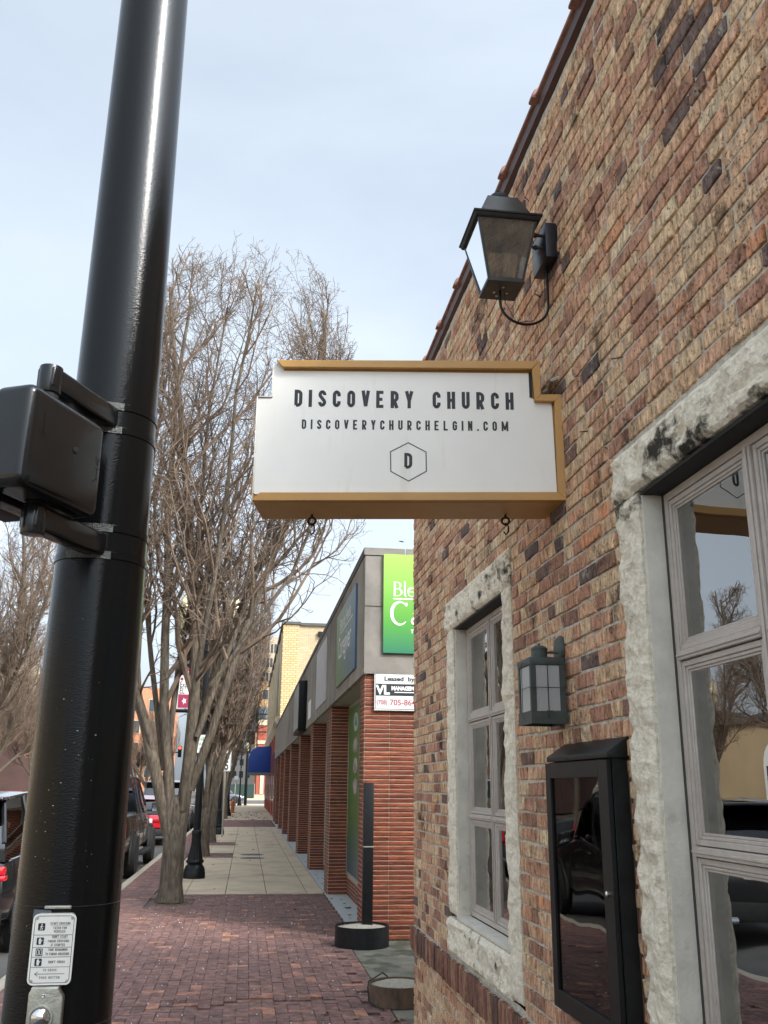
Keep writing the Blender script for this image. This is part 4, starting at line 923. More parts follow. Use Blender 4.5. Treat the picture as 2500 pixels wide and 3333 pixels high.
def inside(x, y):
    if y > 16.12 or y < 5.6 or x < -1.40: return False
    if y < 7.5 and x > 1.27: return False
    lim = 1.34 if y > 11.4 else (1.10 if y > 7.6 else 1.3)
    if x > lim: return False
    return True
for i in range(nx0, nx1):
    for j in range(ny0, ny1):
        s_ = (i-j) % 4
        if s_ == 0: cx, cy, al = (i+1)*PW, (j+.5)*PW, 1
        elif s_ == 2: cx, cy, al = (i+.5)*PW, j*PW, 0
        else: continue
        if inside(cx, cy) and not (-1.36 < cx < -.72 and 14.85 < cy < 15.75): pl.append((cx, cy, al, 2*PW, PW))
y = 5.6
while y < 60:          # courses beside the kerb
    if not (y > 20 and int(y/5.3) % 2 == 0 and False):
        for k, x in enumerate((-1.87, -1.675, -1.48)): pl.append((x, y+(.05 if k % 2 else 0), 1, .198, PW))
    y += PW
y = 7.75
while y < 11.2: pl.append((1.15, y, 0, .2, PW)); y += .2    # edging course by the old slab
x = -1.35
while x < 1.33: pl.append((x, 16.22, 0, .2, PW)); x += PW
for (ya, yb, xa, xb) in ((24.3, 25.4, -1.36, -.26), (29.4, 30.9, -1.36, -.26), (42.4, 50.6, -1.36, 1.33), (35.2, 36.2, -1.36, -.26), (15.75, 16.1, -1.36, -.72)):
    y = ya+PW/2; r_ = 0
    while y < yb:
        x = xa+.1+(.1 if r_ % 2 else 0)
        while x < xb: pl.append((x, y, 1, .2, PW)); x += .2
        y += PW; r_ += 1
def pav_size(p):
    v = Vector((p[0], p[1], -EYE)); w_ = v.dot(fwd)
    px = v.dot(rx)/w_*3035; py = v.dot(ux)/w_*3035
    if abs(px) > 1290 or py < -1700: return 0
    if px < -880-.0*py: return 0
    return 1/(w_*w_*w_)
order = sorted(range(len(pl)), key=lambda i: -pav_size(pl[i])); nearp = set(order[:297])
pm = {}; VV, FF, RR = [], [], []; base = 0
for i, (x, y, al, L, W_) in enumerate(pl):
    rs = random.Random(i*31+5); rv = rs.random(); k = rs.randrange(8); ang = (0 if al else math.pi/2)+rs.uniform(-.012, .012); z = ground_h(x, y)+rs.uniform(-.0012, .0015)
    if i in nearp:
        if k not in pm: pm[k] = np_mesh('paver', PT[k][0], PT[k][1], MT['paver'])
        o = link('paver', pm[k], pav, (x, y, z)); o.scale = (L, W_, 1); o.rotation_euler = (rs.uniform(-.012, .012), rs.uniform(-.012, .012), ang); o['rnd'] = rv
    else:
        g = PT[k][0]*np.array([L, W_, 1]); c_, s_ = math.cos(ang), math.sin(ang)
        VV.append(np.stack([g[:,0]*c_-g[:,1]*s_+x, g[:,0]*s_+g[:,1]*c_+y, g[:,2]+z], 1)); FF.append(PT[k][1]+base); RR.append(np.full(len(g), rv)); base += len(g)
o = link('paver_field', np_mesh('paver_field', np.concatenate(VV), np.concatenate(FF), MT['paver'], False, np.concatenate(RR)), pav); o['kind'] = 'stuff'
# concrete slabs
slabs = []
def slab(x0, y0, x1, y1, m, nm='concrete_slab', par=None, z1=.0):
    b = MB(); g_ = .005; b.box(x0+g_, y0+g_, -.016, x1-g_, y1-g_, z1+rng.uniform(-.001, .001)); return b.build(nm, m, par, bevel=.004, seg=1)
slp = sheet('slab_pavement', -1.36, 16.32, 1.36, 95, -.0172, MT['bed'])
xs = [-1.36, -.90, -.26, .40, 1.06, 1.335]
y = 16.33
while y < 42.3:
    y1 = min(42.35, y+1.62)
    for i in range(len(xs)-1):
        if i < 2 and any(a < (y+y1)/2 < b_ for a, b_ in ((24.2, 25.5), (29.3, 31.0), (35.1, 36.3))): continue
        slab(xs[i], y, xs[i+1], y1, MT['walk'], par=slp)
    y = y1
b = MB(); b.box(-1.36, 50.7, -.016, 9, 95.4, -.001); o = b.build('concrete_slab', MT['walk'], slp)
b = MB(); b.box(1.34, 11.45, -.016, 1.72, 50, .004); b.build('apron_strip', MT['apron'], slp)
o = sheet('old_slab', 1.21, 7.45, 6, 11.43, -.006, MT['oldconc'])
for cy in (24.2, 25.4):
    m_ = MB(); m_.lathe([(.30, -.01), (.30, .003), (.27, .004), (.265, .002), (.01, .002)], .22, cy, 28); o = m_.build('manhole_cover', MT['black'], smooth=True, at=(.22, cy, 0))
    tag(o, 'round dark iron manhole cover in the concrete slabs, the %s of the pair' % ('nearer' if cy < 25 else 'farther'), 'manhole cover', 'manhole covers in the pavement')
b = MB(); b.box(-1.34, 14.87, -.02, -.74, 15.73, -.012); o = b.build('tree_pit_soil', mat('pit_soil', (.10,.075,.055), 1, var=.4, vs=40, bump=1)); o['kind'] = 'structure'
# litter of leaves, bits of mulch and salt crumbs
def leaves():
    rs = random.Random(12); b = MB()
    def leaf(x, y, s_, z=.004):
        a = rs.uniform(0, 6.28); n = 9; pts = []
        for k in range(n): 
            rr = s_*(1 if k % 2 == 0 else .55)*rs.uniform(.8, 1.1); t = 2*math.pi*k/n+a; pts.append((x+rr*math.cos(t), y+rr*math.sin(t), z+rs.uniform(0, s_*.5)))
        pts.append((x, y, z+.002)); b.add(pts, [(k, (k+1) % n, n) for k in range(n)])
    for (x, y, s_) in ((.684, 7.93, .045), (.9, 7.75, .04), (-.1, 9.3, .03), (.55, 10.1, .03), (-.9, 11.4, .03), (.75, 14.2, .04), (.45, 14.6, .035), (1.5, 14.3, .05), (1.53, 14.35, .05), (-.35, 15.2, .03), (1.18, 7.62, .05), (1.24, 7.7, .04), (1.1, 7.72, .03)): leaf(x, y, s_)
    for i in range(170): leaf(rs.uniform(-1.2, 1.25), rs.uniform(46, 66), rs.uniform(.03, .08))
    for i in range(40): leaf(rs.uniform(-1.2, 1.3), rs.uniform(17, 44), rs.uniform(.02, .035))
    for i in range(26): leaf(rs.uniform(1.34, 1.6), rs.uniform(11.6, 24), rs.uniform(.02, .04), .008)
    for i in range(90): leaf(rs.uniform(-1.4, -.7), rs.uniform(14.8, 15.8), rs.uniform(.01, .02), .0)
    return b
o = leaves().build('fallen_leaves', MT['leafm']); o['kind'] = 'stuff'; o['label'] = 'dry brown leaves and bark bits scattered over the pavement'
b = MB(); rs = random.Random(5)
for i in range(260):
    x, y, s_ = rs.uniform(-1.35, 1.1), rs.uniform(7, 16), rs.uniform(.002, .006); b.box(x-s_, y-s_, .002, x+s_, y+s_, .002+s_)
o = b.build('salt_crumbs', MT['signwhite']); o['kind'] = 'stuff'

# ---- round tub with the black post, rusty drum beside the wall
tb = thing('round_planter', (1.335, 11.10, 0), 'round black steel tub filled with gravel holding a post', 'tub')
b = MB(); b.lathe([(.300, 0), (.300, .208), (.290, .208), (.290, .15), (.01, .15)], 1.335, 11.10, 44); b.build('tub_wall', MT['black'], tb, smooth=True)
b = MB(); rs = random.Random(9)
prof = [(.288, .178), (.20, .198), (.10, .215), (.01, .222)]; b.lathe(prof, 1.335, 11.10, 30); o = b.build('gravel_heap', MT['gravel'], tb)
b = MB()
for i in range(420):
    a, rr = rs.uniform(0, 6.28), .28*math.sqrt(rs.random()); x, y, s_ = 1.335+rr*math.cos(a), 11.10+rr*math.sin(a), rs.uniform(.004, .010); z = .178+.04*(1-rr/.29)
    b.add([(x-s_, y, z), (x, y-s_, z), (x+s_, y, z), (x, y+s_, z), (x, y, z+s_), (x, y, z-s_)], [(0,1,4),(1,2,4),(2,3,4),(3,0,4)])
o = b.build('gravel', MT['gravel'], tb); o['kind'] = 'stuff'
b = MB(); b.box(1.334, 11.04, .17, 1.446, 11.15, 1.718); o = b.build('post', MT['black'], at=(1.39, 11.1, .17), bevel=.004); tag(o, 'square black steel post standing upright in the gravel tub', 'post')
b = MB(); b.box(1.332, 11.037, 1.02, 1.448, 11.0395, 1.032); o2 = b.build('torn_tape', MT['alu'], o)
dr = thing('rusty_drum', (1.30, 8.25, 0), 'low rusty round drum filled with concrete against the brick wall', 'drum')
b = MB(); b.lathe([(.242, 0), (.240, .15), (.234, .15), (.232, .13)], 1.30, 8.25, 44); b.build('drum_shell', MT['rust'], dr, smooth=True)
b = MB(); b.lathe([(.233, .128), (.16, .150), (.08, .158), (.01, .160)], 1.30, 8.25, 36); b.build('concrete_fill', MT['gravel'], dr, smooth=True)
b = MB(); b.tube([(1.36, 8.9, .03), (1.22, 8.62, .16), (1.12, 8.44, .15), (1.06, 8.30, .155), (1.045, 8.24, .12), (1.05, 8.2, .02), (1.10, 8.05, .012), (1.14, 7.98, .012)], .006, 8)
o = b.build('cable', MT['blackmat'], smooth=True); tag(o, 'thin black cable looping over the rusty drum to the ground', 'cable')

# ================================================================== low concrete and red brick shop building
LX, LY = 1.370, 11.44
lb = thing('shop_building', (LX, 30, 0), 'single storey shop block with concrete fascia over red roman brick piers', 'building')
def roman_tpl(seed):
    rr = random.Random(seed); V = []
    for v, out in ((-.5, .0005), (-.36, .0075), (.30, .0095), (.5, .0015)):
        for i in range(3):
            u = i/2-.5; V.append((-(out+rr.uniform(-.0006, .0008)), u*(1 if abs(v) < .45 else .998), v+rr.uniform(-.012, .012)))
    F = []
    for j in range(3):
        for i in range(2): a = j*3+i; F.append((a, a+3, a+4, a+1))
    for j in range(4): V.append((.02, -.5, V[j*3][2])); V.append((.02, .5, V[j*3+2][2]))
    for j in range(3): F.append((j*3, 12+2*j, 12+2*j+2, j*3+3)); F.append((j*3+2, j*3+5, 13+2*j+2, 13+2*j))
    return np.array(V), np.array(F)
RT = [roman_tpl(s) for s in range(6)]
rl = []     # (x, y, z, L, H, facing) facing 0 = street, 1 = towards us
ZR, CR = 2.985, .0533
NC = int(ZR/CR)
for c in range(NC):
    z = (c+.5)*CR
    for k in range(5): rl.append((LX+.004+.305*(k+.5), LY, z, .297, CR-.0095, 1))
PIER = [(11.44, .38), (16.15, .60), (20.80, .60), (25.70, .60), (31.20, .60), (36.10, .60), (40.6, .60), (45.4, .60), (48.4, .55)]
for (py, pw) in PIER:
    for c in range(NC):
        z = (c+.5)*CR
        if pw > .5: rl.append((LX, py+pw*.25, z, pw/2-.008, CR-.009, 0)); rl.append((LX, py+pw*.75, z, pw/2-.008, CR-.009, 0))
        else: rl.append((LX, py+pw/2, z, pw-.008, CR-.009, 0))
        if py > 12: rl.append((LX+.004+.155, py, z, .30, CR-.009, 1))
for c in range(5):
    z = (c+.5)*CR; y = 11.9
    while y < 16.0: rl.append((1.685, y+.15, z, .297, CR-.009, 0)); y += .305
b = MB(); b.box(LX+.605, LY+.002, 0, 3.2, LY+.3, ZR); wl2 = b.build('end_wall', MT['rmortar'], lb)
for (py, pw) in PIER: b = MB(); b.box(LX+.002, py+.002, 0, LX+.60, py+pw-.01, ZR); b.build('pier', MT['rmortar'], lb)
b = MB(); b.box(1.687, 11.85, 0, 1.90, 16.1, .29); b.build('sill_wall', MT['rmortar'], lb)
def rsize(p):
    v = Vector((p[0], p[1], p[2]-EYE)); w_ = v.dot(fwd); px = v.dot(rx)/w_*3035; 
    if p[5] == 1 and p[1] < 12 and p[0] > 2.1: return 0
    nrm = abs(v.normalized().y) if p[5] else abs(v.normalized().x)
    return p[3]*p[4]*nrm/(w_*w_)
order = sorted(range(len(rl)), key=lambda i: -rsize(rl[i])); nearr = set(order[:296])
po = org(wl2); rm = {}; VV, FF, RR = [], [], []; base = 0
for i, (x, y, z, L, H_, fc) in enumerate(rl):
    rs = random.Random(i*17+3); rv = .15+.6*rs.random(); k = rs.randrange(6)
    if i in nearr:
        if k not in rm: rm[k] = np_mesh('roman_brick', RT[k][0], RT[k][1], MT['roman'])
        o = link('roman_brick', rm[k], wl2, Vector((x, y, z))-po); o.scale = (1, L, H_); o.rotation_euler = (0, 0, math.pi/2 if fc else 0); o['rnd'] = rv
    else:
        g = RT[k][0]*np.array([1, L, H_]); gx_, gy_ = (-g[:,1], g[:,0]) if fc else (g[:,0], g[:,1])
        VV.append(np.stack([gx_+x-po.x, gy_+y-po.y, g[:,2]+z-po.z], 1)); FF.append(RT[k][1]+base); RR.append(np.full(len(g), rv)); base += len(g)
o = link('roman_brick_field', np_mesh('roman_brick_field', np.concatenate(VV), np.concatenate(FF), MT['roman'], False, np.concatenate(RR)), wl2); o['kind'] = 'stuff'
# fascia panels with open joints, cap course, soffit
fy = [11.405, 13.6, 15.9, 18.2, 20.6, 23.0, 25.5, 28.0, 30.6, 33.2, 36, 39, 42, 45.2, 48.9]
for a, c in zip(fy[:-1], fy[1:]):
    b = MB(); b.box(1.345, a+.006, 3.0, 1.62, c-.006, 4.476); b.build('fascia_panel', MT['conc'] if a > 12 else MT['conc'], lb, bevel=.004, seg=1)
    b = MB(); b.box(1.335, a+.004, 4.484, 1.66, c-.004, 4.585); b.build('cap_stone', MT['coping'] if a > 12 else MT['coping'], lb, bevel=.004, seg=1)
    b = MB(); b.box(1.338, a+.004, 2.985, 1.40, c-.004, 3.055); b.build('fascia_edge', MT['conc'], lb, bevel=.003, seg=1)
for x0, x1 in ((1.346, 2.65), (2.66, 4.0), (4.01, 6)):
    for z0, z1 in ((3.0, 3.826), (3.838, 4.476)): 
        b = MB(); b.box(max(x0, 1.352), 11.392, z0, x1, 11.404, z1); b.build('end_panel', MT['conc_s'], lb)
for x0, x1 in ((1.335, 1.86), (1.87, 3.0), (3.01, 6)):
    b = MB(); b.box(x0, 11.385, 4.486, x1, 11.4035, 4.584); b.build('end_cap', MT['conc_s'], lb, bevel=.003, seg=1)
b = MB(); b.box(1.63, 11.42, 3.0, 9, 48.8, 4.5); b.box(3.2, 11.46, 0, 9, 48.8, 3.0); b.box(1.86, 48.0, 0, 3.2, 48.8, 3.0); b.build('building_mass', MT['conc'], lb)
b = MB(); b.box(1.401, 11.50, 2.988, 1.74, 48.8, 2.999); b.build('soffit', MT['soffit'], lb)
# shop windows
for i in range(len(PIER)-1):
    y0 = PIER[i][0]+PIER[i][1]+.002; y1 = PIER[i+1][0]-.002
    f = MB(); zf = .30 if i == 0 else .12
    f.box(1.665, y0, zf, 1.725, y0+.05, 2.985); f.box(1.665, y1-.05, zf, 1.725, y1, 2.985); f.box(1.665, y0+.05, zf, 1.725, y1-.05, zf+.06); f.box(1.665, y0+.05, 2.93, 1.725, y1-.05, 2.985)
    ym = (y0+y1)/2; f.box(1.665, ym-.025, zf+.06, 1.725, ym+.025, 2.93)
    fo = f.build('shop_window', MT['alu'] if i % 2 == 0 else MT['soffit'], lb, bevel=.003, seg=1)
    g = MB(); g.box(1.700, y0+.05, zf+.06, 1.704, ym-.025, 2.93); g.box(1.700, ym+.025, zf+.06, 1.704, y1-.05, 2.93); g.build('shop_pane', MT['carglass'], fo)
# green poster in the first window
TW = lambda p: Vector((1.6635-p[2], 16.14-p[0], p[1]))       # along the street towards us
po_ = MB(); po_.box(1.666, 11.9, .37, 1.6695, 16.05, 2.94)
po2 = po_.build('window_poster', gradient_green('poster_green', (.10,.22,.05), (.06,.17,.035), (.035,.10,.13), .4, 2.9), None); po2.location = (0,0,0)
tag(po2, 'tall green window poster with a round emblem and three oval photos behind the first pier', 'poster')
b = MB(); cy_, e = 15.0, .30
b.add([Vector((1.6652, cy_+p[0]*1.15, 2.66+p[1]*.5)) for p in arc(0, 0, .30, 0, 350, 28)], [tuple(range(29))]); b.build('emblem_disc', mat('pale_green_print', (.33,.45,.28), .5), po2); b = MB()
for q in stroke(arc(0, 0, .32, 0, 352, 30), .045, True): b.add([Vector((1.664, cy_+p[0]*1.15, 2.66+p[1]*.5)) for p in q], [(0,1,2,3)])
b.build('emblem_ring', MT['inkgrey'], po2)
b = MB()
for dx in (-.07, .07):
    b.add([Vector((1.6645, cy_+dx+p[0], 2.71+p[1]*.5)) for p in arc(0, 0, .045, 0, 330, 10)], [tuple(range(11))]); b.add([Vector((1.6645, cy_+dx+x, 2.68+z*.6)) for x, z in ((-.05, -.13), (.05, -.13), (.05, 0), (-.05, 0))], [(0,1,2,3)])
b.build('emblem_figures', MT['awning'], po2)
pm_ = mat('poster_photo', (.10,.075,.07), .4, col2=(.62,.55,.50), vs=7)
for z in (2.30, 1.99, 1.68):
    b = MB(); b.add([Vector((1.664, cy_+p[0]*.30, z+p[1]*.12)) for p in arc(0, 0, 1, 0, 350, 28)], [tuple(range(29))]); b.build('oval_photo', pm_, po2)
text('OFFICE', .10, lambda u, v, d: TW((u+1.75, v+.62, d+.001)), 'poster_lettering', MT['white'], po2, xs=1.3)
text('PLEASE CALL', .08, lambda u, v, d: TW((u+1.7, v+.86, d+.001)), 'poster_lettering', MT['ink'], po2, xs=1.3)

# green sign on the end wall
ge = thing('green_sign', (2.6, 11.38, 3.85), 'bright green and teal sign with white serif lettering on the concrete end wall', 'sign')
b = MB(); b.box(1.580, 11.355, 3.250, 3.7, 11.388, 4.500); b.build('panel', gradient_green('green_sign_print_and_shade', (.30,.50,.075), (.085,.31,.05), (.035,.17,.11), 3.22, 4.5), ge, bevel=.002, seg=1)  # print greens and teal, with lit top and shaded foot painted in
TG = lambda p: Vector((p[0], 11.3545-p[2], p[1]))
b = MB(); kk = [0]
def gl2(pts, wd, closed=False):
    kk[0] = (kk[0]+1) % 7
    for q in stroke(pts, 0, closed, wd): b.add([TG((p[0], p[1], .001+kk[0]*.0002)) for p in q], [(0,1,2,3)])
# B l e
gl2([(1.722, 3.963), (1.722, 4.146)], [.022]*2); gl2([(1.705, 4.142), (1.745, 4.142)], [.008]*2); gl2([(1.705, 3.966), (1.745, 3.966)], [.008]*2)
a_ = [(1.735, 4.140)]+[(1.750+.045*math.cos(R(t)), 4.098+.043*math.sin(R(t))) for t in range(90, -91, -15)]+[(1.735, 4.055)]; gl2(a_, [.007]*3+[.012, .017, .021, .022, .021, .017, .012]+[.007]*(len(a_)-10))
a_ = [(1.735, 4.058)]+[(1.755+.055*math.cos(R(t)), 4.013+.046*math.sin(R(t))) for t in range(90, -91, -15)]+[(1.735, 3.967)]; gl2(a_, [.007]*3+[.012, .018, .023, .025, .023, .018, .012]+[.007]*(len(a_)-10))
gl2([(1.850, 3.975), (1.850, 4.150)], [.019]*2); gl2([(1.835, 4.146), (1.855, 4.152)], [.006, .010]); gl2([(1.850, 3.978), (1.862, 3.963), (1.876, 3.966)], [.018, .010, .004])
ec = (1.938, 4.018); a_ = [(ec[0]-.046, ec[1]+.004), (ec[0]+.044, ec[1]+.004)]+[(ec[0]+.048*math.cos(R(t)), ec[1]+.054*math.sin(R(t))) for t in range(10, 311, 15)]
gl2(a_, [.007, .009]+[.012]*5+[.016, .02, .023, .024, .023, .02, .016]+[.010]*(len(a_)-14))
gl2([(1.700, 3.930), (3.2, 3.930)], [.014]*2)
# C a
cc = (1.790, 3.748); a_ = [(cc[0]+.105*math.cos(R(t)), cc[1]+.142*math.sin(R(t))) for t in range(38, 321, 12)]; n_ = len(a_)
gl2(a_, [.012+.028*math.sin(math.pi*i/(n_-1))**1.5 for i in range(n_)]); gl2([(1.868, 3.845), (1.874, 3.868), (1.866, 3.885)], [.022, .026, .006])
ac = (1.985, 3.672); a_ = [(ac[0]+.045*math.cos(R(t)), ac[1]-.018+.042*math.sin(R(t))) for t in range(60, 301, 15)]; gl2(a_, [.010+.016*math.sin(math.pi*i/(len(a_)-1)) for i in range(len(a_))])
gl2([(1.955, 3.745), (1.975, 3.765), (2.005, 3.768), (2.028, 3.745), (2.030, 3.62)], [.016, .012, .014, .024, .024])
b.build('serif_lettering', MT['white'], ge)
caps('TH', 1.925, 2.03, 3.500, .048, .008, lambda p: TG((p[0], p[1], p[2]+.001)), 'small_lettering', MT['white'], ge, lw=.75)

# leased by sign
MT['leasewhite'] = mat('leasing_sign_white', (.62,.62,.61), .5)
ls = thing('leasing_sign', (2.0, 11.41, 2.8), 'white and black leasing sign with a red phone number on the red brick end wall', 'sign')
b = MB(); b.box(1.484, 11.395, 2.560, 2.55, 11.425, 3.024); b.build('panel', MT['leasewhite'], ls, bevel=.002, seg=1)
TLs = lambda u, v, d: Vector((u, 11.3948-d, v))
b = MB()
for q in stroke([(1.500, 2.578), (2.534, 2.578), (2.534, 3.006), (1.500, 3.006)], .006, True): b.add([TLs(p[0], p[1], .0006) for p in q], [(0,1,2,3)])
b.box(1.503, 11.3935, 2.738, 2.53, 11.3945, 2.880); b.build('printed_band', MT['ink'], ls)
text('Leased  by', .072, lambda u, v, d: TLs(1.602+u, 2.918+v, .0012), 'lettering', MT['ink'], ls, xs=1.22, bold=.0022)
text('VL', .150, lambda u, v, d: TLs(1.508+u, 2.757+v, .0024), 'lettering', MT['white'], ls, xs=.98, bold=.006)
text('MANAGEMENT', .066, lambda u, v, d: TLs(1.692+u, 2.806+v, .0024), 'lettering', MT['white'], ls, xs=.86, bold=.003)
b = MB(); b.box(1.73, 11.3926, 2.775, 2.50, 11.3934, 2.785); b.build('underline', MT['white'], ls)
text('(708)', .075, lambda u, v, d: TLs(1.512+u, 2.632+v, .0012), 'lettering', MT['redink'], ls, xs=.82, bold=.001)
text('705-8645', .098, lambda u, v, d: TLs(1.672+u, 2.625+v, .0012), 'lettering', MT['redink'], ls, xs=.98, bold=.001)

# signs along the street fascia
sg2 = thing('blue_green_sign', (1.33, 13.5, 3.7), 'green to blue gradient sign with pale lettering on the street side of the fascia', 'sign')
m_ = bpy.data.materials.new('blue_green_print'); m_.use_nodes = True; nn, ll = m_.node_tree.nodes, m_.node_tree.links
g_ = nn.new('ShaderNodeNewGeometry'); s_ = nn.new('ShaderNodeSeparateXYZ'); ll.new(g_.outputs['Position'], s_.inputs[0]); r_ = nn.new('ShaderNodeMapRange'); r_.inputs[1].default_value = 12.1; r_.inputs[2].default_value = 15; ll.new(s_.outputs['Y'], r_.inputs[0])
c_ = nn.new('ShaderNodeValToRGB'); ll.new(r_.outputs[0], c_.inputs[0]); c_.color_ramp.elements[0].color = (.03,.10,.20,1); c_.color_ramp.elements[1].color = (.14,.26,.08,1); ll.new(c_.outputs[0], nn['Principled BSDF'].inputs['Base Color']); nn['Principled BSDF'].inputs['Roughness'].default_value = .3
b = MB(); b.box(1.318, 12.15, 3.16, 1.344, 14.85, 4.28); b.build('panel', m_, sg2, bevel=.002, seg=1)
TB = lambda u, v, d: Vector((1.3178-d, 14.55-u, v))
text('Caregiver', .48, lambda u, v, d: TB(u*.98, 3.55+v, .001), 'lettering', MT['inkgrey' if 0 else 'white'], sg2, xs=1.0)
text('Blessing Hands', .26, lambda u, v, d: TB(.25+u, 3.97+v, .001), 'lettering', MT['white'], sg2)
b = MB(); b.box(1.316, 12.5, 3.91, 1.3175, 14.2, 3.925); b.build('underline', MT['white'], sg2)
b = MB(); b.box(1.33, 17.02, 3.17, 1.3445, 19.6, 4.33); o = b.build('blank_sign', mat('streaked_silver_panel', (.42,.42,.44), .35, col2=(.62,.62,.64), vs=9, stretch=(1,1,.3))); tag(o, 'streaky silver grey blank sign panel on the fascia', 'sign')
bs = thing('box_sign', (1.25, 24, 3.5), 'black projecting light box sign with a pale blank face', 'sign')
b = MB(); b.box(1.150, 22.9, 2.94, 1.344, 25.2, 4.14); b.build('cabinet', MT['black'], bs, bevel=.01); b = MB(); b.box(1.140, 23.0, 3.02, 1.1495, 25.1, 4.06); b.build('blank_face', mat('pale_acrylic', (.38,.42,.42), .4), bs)
b = MB(); b.box(1.336, 21.3, 3.15, 1.3445, 22.2, 3.55); o = b.build('unit_number', MT['white']); tag(o, 'small white notice with dark print low on the fascia near the box sign', 'sign')

# ================================================================== taller yellow brick building beyond
yb = thing('yellow_brick_building', (1.5, 60, 0), 'two storey yellow glazed brick building past the low shops', 'building')
b = MB(); b.box(1.52, 49.0, 0, 2.36, 49.9, 9.85); b.build('glazed_corner', MT['ybrick'], yb)
b = MB(); b.box(2.3601, 49.03, 0, 12, 82, 9.80); b.build('side_wall', MT['ybrick2'], yb)
b = MB(); b.box(1.56, 49.9, 0, 2.36, 82, 4.6); b.build('lower_front', MT['redb'], yb)
b = MB(); b.box(1.56, 49.9, 4.6, 2.36, 82, 9.8); b.build('upper_front', MT['cream'], yb)
b = MB(); b.prism([(1.30, 4.95), (1.52, 4.6), (1.6, 4.6), (1.6, 5.25), (1.34, 5.15)], 50.2, 82, 'y'); b.build('cornice', MT['cream'], yb, bevel=.02)
for y in [50.3+i*4.3 for i in range(8)]:
    b = MB(); b.box(1.47, y, 5.3, 1.562, y+.35, 9.6); b.build('pilaster', MT['cream'], yb, bevel=.01)
    b = MB(); b.box(1.50, y, 0, 1.562, y+.4, 4.55); b.build('lower_pier', MT['redb'], yb)
    b = MB(); b.box(1.545, y+.9, 5.9, 1.565, y+3.6, 8.8); f_ = b.build('window', MT['bronze'], yb); b = MB(); b.box(1.535, y+1.0, 6.0, 1.5445, y+2.2, 8.7); b.box(1.535, y+2.3, 6.0, 1.5445, y+3.5, 8.7); b.build('pane', MT['winfar'], f_)
    b = MB(); b.box(1.54, y+.7, .7, 1.565, y+3.9, 3.7); f_ = b.build('shop_window', MT['bronze'], yb); b = MB(); b.box(1.532, y+.8, .8, 1.5395, y+3.8, 3.6); b.build('pane', MT['winfar'], f_)
b = MB(); b.box(1.44, 48.93, 9.852, 2.44, 82.1, 10.0); b.box(2.4405, 48.93, 9.802, 12, 49.2, 9.95); b.build('parapet_cap', MT['coping'], yb)
b = MB(); b.box(3.35, 48.86, 9.25, 3.57, 49.02, 9.5); b.build('wall_vent', MT['black'], yb)
b = MB(); b.prism([(1.53, 4.25), (.55, 4.2), (.22, 3.95), (.06, 3.5), (.03, 2.55), (1.53, 2.55)], 65, 69.5, 'y'); o = b.build('awning', MT['awning'], bevel=.02); tag(o, 'rounded bright blue canvas awning over a shop door', 'awning')
b = MB(); b.box(.02, 64.95, 2.40, 1.53, 69.55, 2.545); b.build('valance', MT['slate'], o)

def windows_grid(parent, x0, x1, y, z0, z1, nx, nz_, wd, ht_, mfr=None, ax='y', sgn=-1):
    for j in range(nz_):
        for i in range(nx):
            c = x0+(x1-x0)*(i+.5)/nx; z = z0+(z1-z0)*(j+.5)/nz_
            b = MB(); bp = MB()
            if ax == 'y': b.box(c-wd/2, y+sgn*.06, z-ht_/2, c+wd/2, y+.02, z+ht_/2); bp.box(c-wd*.4, y+sgn*.10, z-ht_*.44, c+wd*.4, y+sgn*.0605, z+ht_*.44)
            else: b.box(y+sgn*.06, c-wd/2, z-ht_/2, y+.02, c+wd/2, z+ht_/2); bp.box(y+sgn*.10, c-wd*.4, z-ht_*.44, y+sgn*.0605, c+wd*.4, z+ht_*.44)
            f = b.build('window', mfr or MT['cream'], parent); bp.build('pane', MT['winfar'], f)
# corner building across the cross street
cb = thing('corner_building', (2, 145, 0), 'red brick corner building with cream bands and a blue grey cornice across the junction', 'building')
b = MB(); b.box(1.35, 142, 0, 14, 175, 12.6); b.build('wall', MT['redb'], cb)
b = MB(); b.box(1.0, 141.6, 11.9, 14, 175, 12.9); b.box(1.2, 141.8, 11.2, 14, 175, 11.9); b.build('cornice', MT['slate'], cb, bevel=.1)
b = MB(); b.box(1.3, 141.9, 10.3, 14, 142.0, 11.1); b.box(1.3, 141.9, 7.6, 14, 142.0, 8.1); b.box(1.3, 141.9, 4.2, 14, 142.0, 4.9); b.build('stone_band', MT['cream'], cb)
windows_grid(cb, 2.2, 13, 142, 5, 11, 4, 2, 1.3, 1.9)
b = MB(); b.box(1.9, 141.88, .6, 2.4, 142, 3.4); b.build('side_light', MT['cream'], cb); b = MB(); b.box(1.2, 141, 0, 3.2, 141.99, .5); b.build('steps', MT['walk'], cb)
ob = thing('apartment_block', (2, 185, 0), 'orange tan brick block rising behind the red corner building', 'building')
b = MB(); b.box(1.2, 180, 0, 16, 200, 20.5); b.build('wall', mat('orange_tan_brick', (.50,.30,.15), .85), ob); windows_grid(ob, 1.5, 9, 180, 13, 20, 3, 2, 1.2, 2)
tw = thing('tower_block', (6, 230, 0), 'tall beige office tower with grouped dark windows behind the yellow building', 'building')
b = MB(); b.box(1.9, 225, 0, 24, 250, 36); b.build('wall', MT['towerm'], tw); windows_grid(tw, 2.4, 7.4, 225, 18, 35, 6, 5, .55, 2.1, MT['bronze'])
fs = thing('screened_fence', (-1, 139, 0), 'dark green screened construction fence at the far corner', 'fence')
b = MB(); b.box(-3, 139, 0, 1.1, 139.1, 1.9); b.build('screen', MT['greencloth'], fs)
b = MB()
for x in (-3, -1.6, -.2, 1.1): b.tube([(x, 138.95, 0), (x, 138.95, 2.0)], .04, 6)
b.build('fence_post', MT['alu'], fs)
